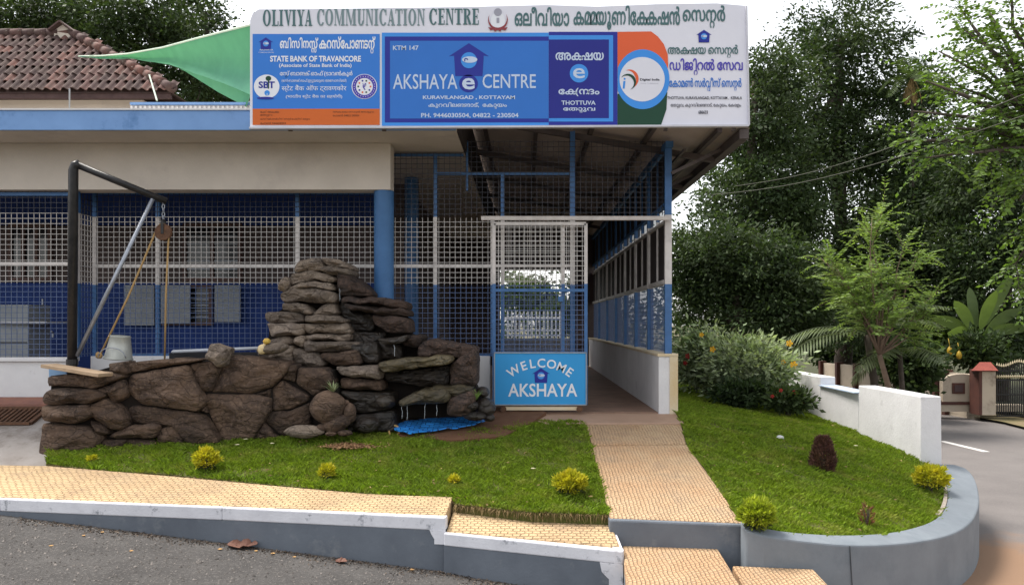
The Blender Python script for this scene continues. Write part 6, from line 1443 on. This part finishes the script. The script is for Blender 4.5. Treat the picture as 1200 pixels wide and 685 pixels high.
for i, (x, y, s) in enumerate([(31,606,.06),(98,628,.055),(120,624,.05),(179,623,.05),(258,644,.06),(320,649,.06),(345,653,.05),(154,646,.05),(483,668,.06),(300,646,.05),(226,630,.04),(60,640,.05)]):
    dead_leaf(x, y, s*.62, 'small yellow-brown fallen leaf on the asphalt, ' + WHERE[i], M_yl, 10+i, .3, name='fallen_leaf', group='small fallen leaves on the asphalt')
# grit on the asphalt
rs = np.random.default_rng(81); n = 26000; x = rs.uniform(-7, 1.5, n); y = rs.uniform(3.2, 7.0, n)
p = np.stack([x, y, np.array([zA(a, b) for a, b in zip(x, y)])+.002], 1); s = (.002+.009*rs.random(n)**3)[:,None]
tv = [np.array(q) for q in ((-1,-.6,0),(1,-.7,0),(.1,1,0),(0,0,1.1))]
V = np.concatenate([p + s*q + rs.normal(size=(n,3))*s*.25 for q in tv], 1).reshape(-1,3); b_ = np.arange(n)[:,None]*4
Fc = np.concatenate([b_+np.array([[0,1,3]]), b_+np.array([[1,2,3]]), b_+np.array([[2,0,3]])], 0)
o = np_mesh('asphalt_grit', V, Fc, mat('grit', (.07,.065,.062), (.14,.125,.115), 30, .9, island=.6)); o['kind'] = 'stuff'
# debris washed against the kerb foot, and brown litter caught in the turf
n = 2600; t_ = rs.random(n); x = -4.2 + t_*4.9; yk = np.interp(x, [KT1[0].x, KT1[1].x, KT1[2].x, KT1[3].x, KT2[1].x], [KT1[0].y, KT1[1].y, KT1[2].y, KT1[3].y, KT2[1].y])
y = yk - .02 - np.abs(rs.normal(size=n))*.10*(.5+.5*np.sin(x*5)**2); p = np.stack([x, y, -1.03-.094*x+.004], 1); V = leaf_quads(p, rs.normal(size=(n,3))*np.array([1,1,.3]), .022*(.4+rs.random(n)), .010, rs)
o = np_mesh('kerb_debris', V, np.arange(len(V)).reshape(-1,4), mat('debris', (.03,.025,.022), (.16,.12,.09), 30, 1, island=.6)); o['kind'] = 'stuff'
pp_ = []
for poly, zf, m_ in ((lawnL, zS, 420), (lawnR, zR, 420)):
    xs = [q[0] for q in poly]; ys = [q[1] for q in poly]; x = rs.uniform(min(xs), max(xs), m_); y = rs.uniform(min(ys), min(max(ys), 13), m_); k = inpoly(x, y, poly); pp_ += [(a, b, zf(a, b)+.028) for a, b in zip(x[k], y[k])]
p = np.array(pp_); n = len(p); V = leaf_quads(p, rs.normal(size=(n,3))*np.array([1,1,.25]), .035*(.4+rs.random(n)), .014, rs)
o = np_mesh('lawn_litter', V, np.arange(len(V)).reshape(-1,4), mat('lawn_litter', (.20,.12,.05), (.34,.25,.12), 12, 1, island=.5)); o['kind'] = 'stuff'
for i, (x, y) in enumerate([(278,526.5),(288,520),(319,525),(625,555),(1003,527)]):
    dead_leaf(x, y, .045, ['pale petal on the left lawn, left of a close pair', 'pale petal on the left lawn, right of a close pair', 'pale petal on the left lawn below the egg-shaped boulder', 'pale petal beside the wide golden bush on the left lawn', 'single pale petal on the right lawn near the purple shrub'][i], mat('petal', (.6,.55,.35), (.5,.45,.3), 9), 40+i, .3, zS if x < 800 else zR, .05, 'fallen_petal', 'pale petals on the lawns')

# overhead cables
for i, (a, b) in enumerate([((862,218,19),(1230,98,9)),((835,228,19),(1230,125,9.3))]):
    A_, B_ = P(*a), P(*b); pts = [A_.lerp(B_, k/14) + Vector((0,0,-.35*math.sin(math.pi*k/14)*.6)) for k in range(15)]
    mb = MB(); mb.tube(pts, .006, 5); tag(mb.build('overhead_cable', mat('cable', (.09,.09,.07)), None, smooth=True), ['upper overhead cable crossing in front of the dark trees', 'lower overhead cable crossing in front of the dark trees'][i], 'cable', 'overhead cables before the trees')

# view out of the rear opening: picket fence and bushes
pk = thing('picket_fence', 'white picket fence seen far away through the gate mesh', 'fence', (.3, 24.5, 0))
for k in range(15):
    x = X_(589,24.5)+k*.122
    if abs(k-4) < 1.2: pass
    mb = MB(); mb.prism([(x,24.5,.55),(x+.055,24.5,.55),(x+.055,24.5,1.32),(x+.027,24.5,1.38),(x,24.5,1.32)], (0,.03,0)); mb.build('picket', I_white, pk)
for z in (.62, .78, 1.15): mb = MB(); mb.bar((X_(588,24.5),24.54,z), (X_(640,24.5)+.55,24.54,z), .03, .05); mb.build('rail', I_white, pk)
mb = MB(); mb.box(-1.5, 3, 24.6, 25.0, -1.2, .5); tag(mb.build('rear_bank', M_soil, None), 'brown earth bank under the white picket fence behind the building', 'bank')
def rshrub(label, px, py, rx_, ry_, Y, m, seed): shrub(label, 'shrub', px, py, rx_, ry_, Y, 1800, .16, .08, m, seed, .5, clump=.2)
rshrub('green bush right of the far picket fence, seen through the gate', 655, 372, 16, 18, 25.5, M_leafD2, 91); rshrub('pale bush behind the far picket fence, seen through the gate', 605, 345, 20, 22, 27.5, MATS['leaf_olive'], 92); rshrub('darker bush behind the far picket fence, middle of the gate view', 632, 350, 16, 20, 28.5, M_leafD2, 93)
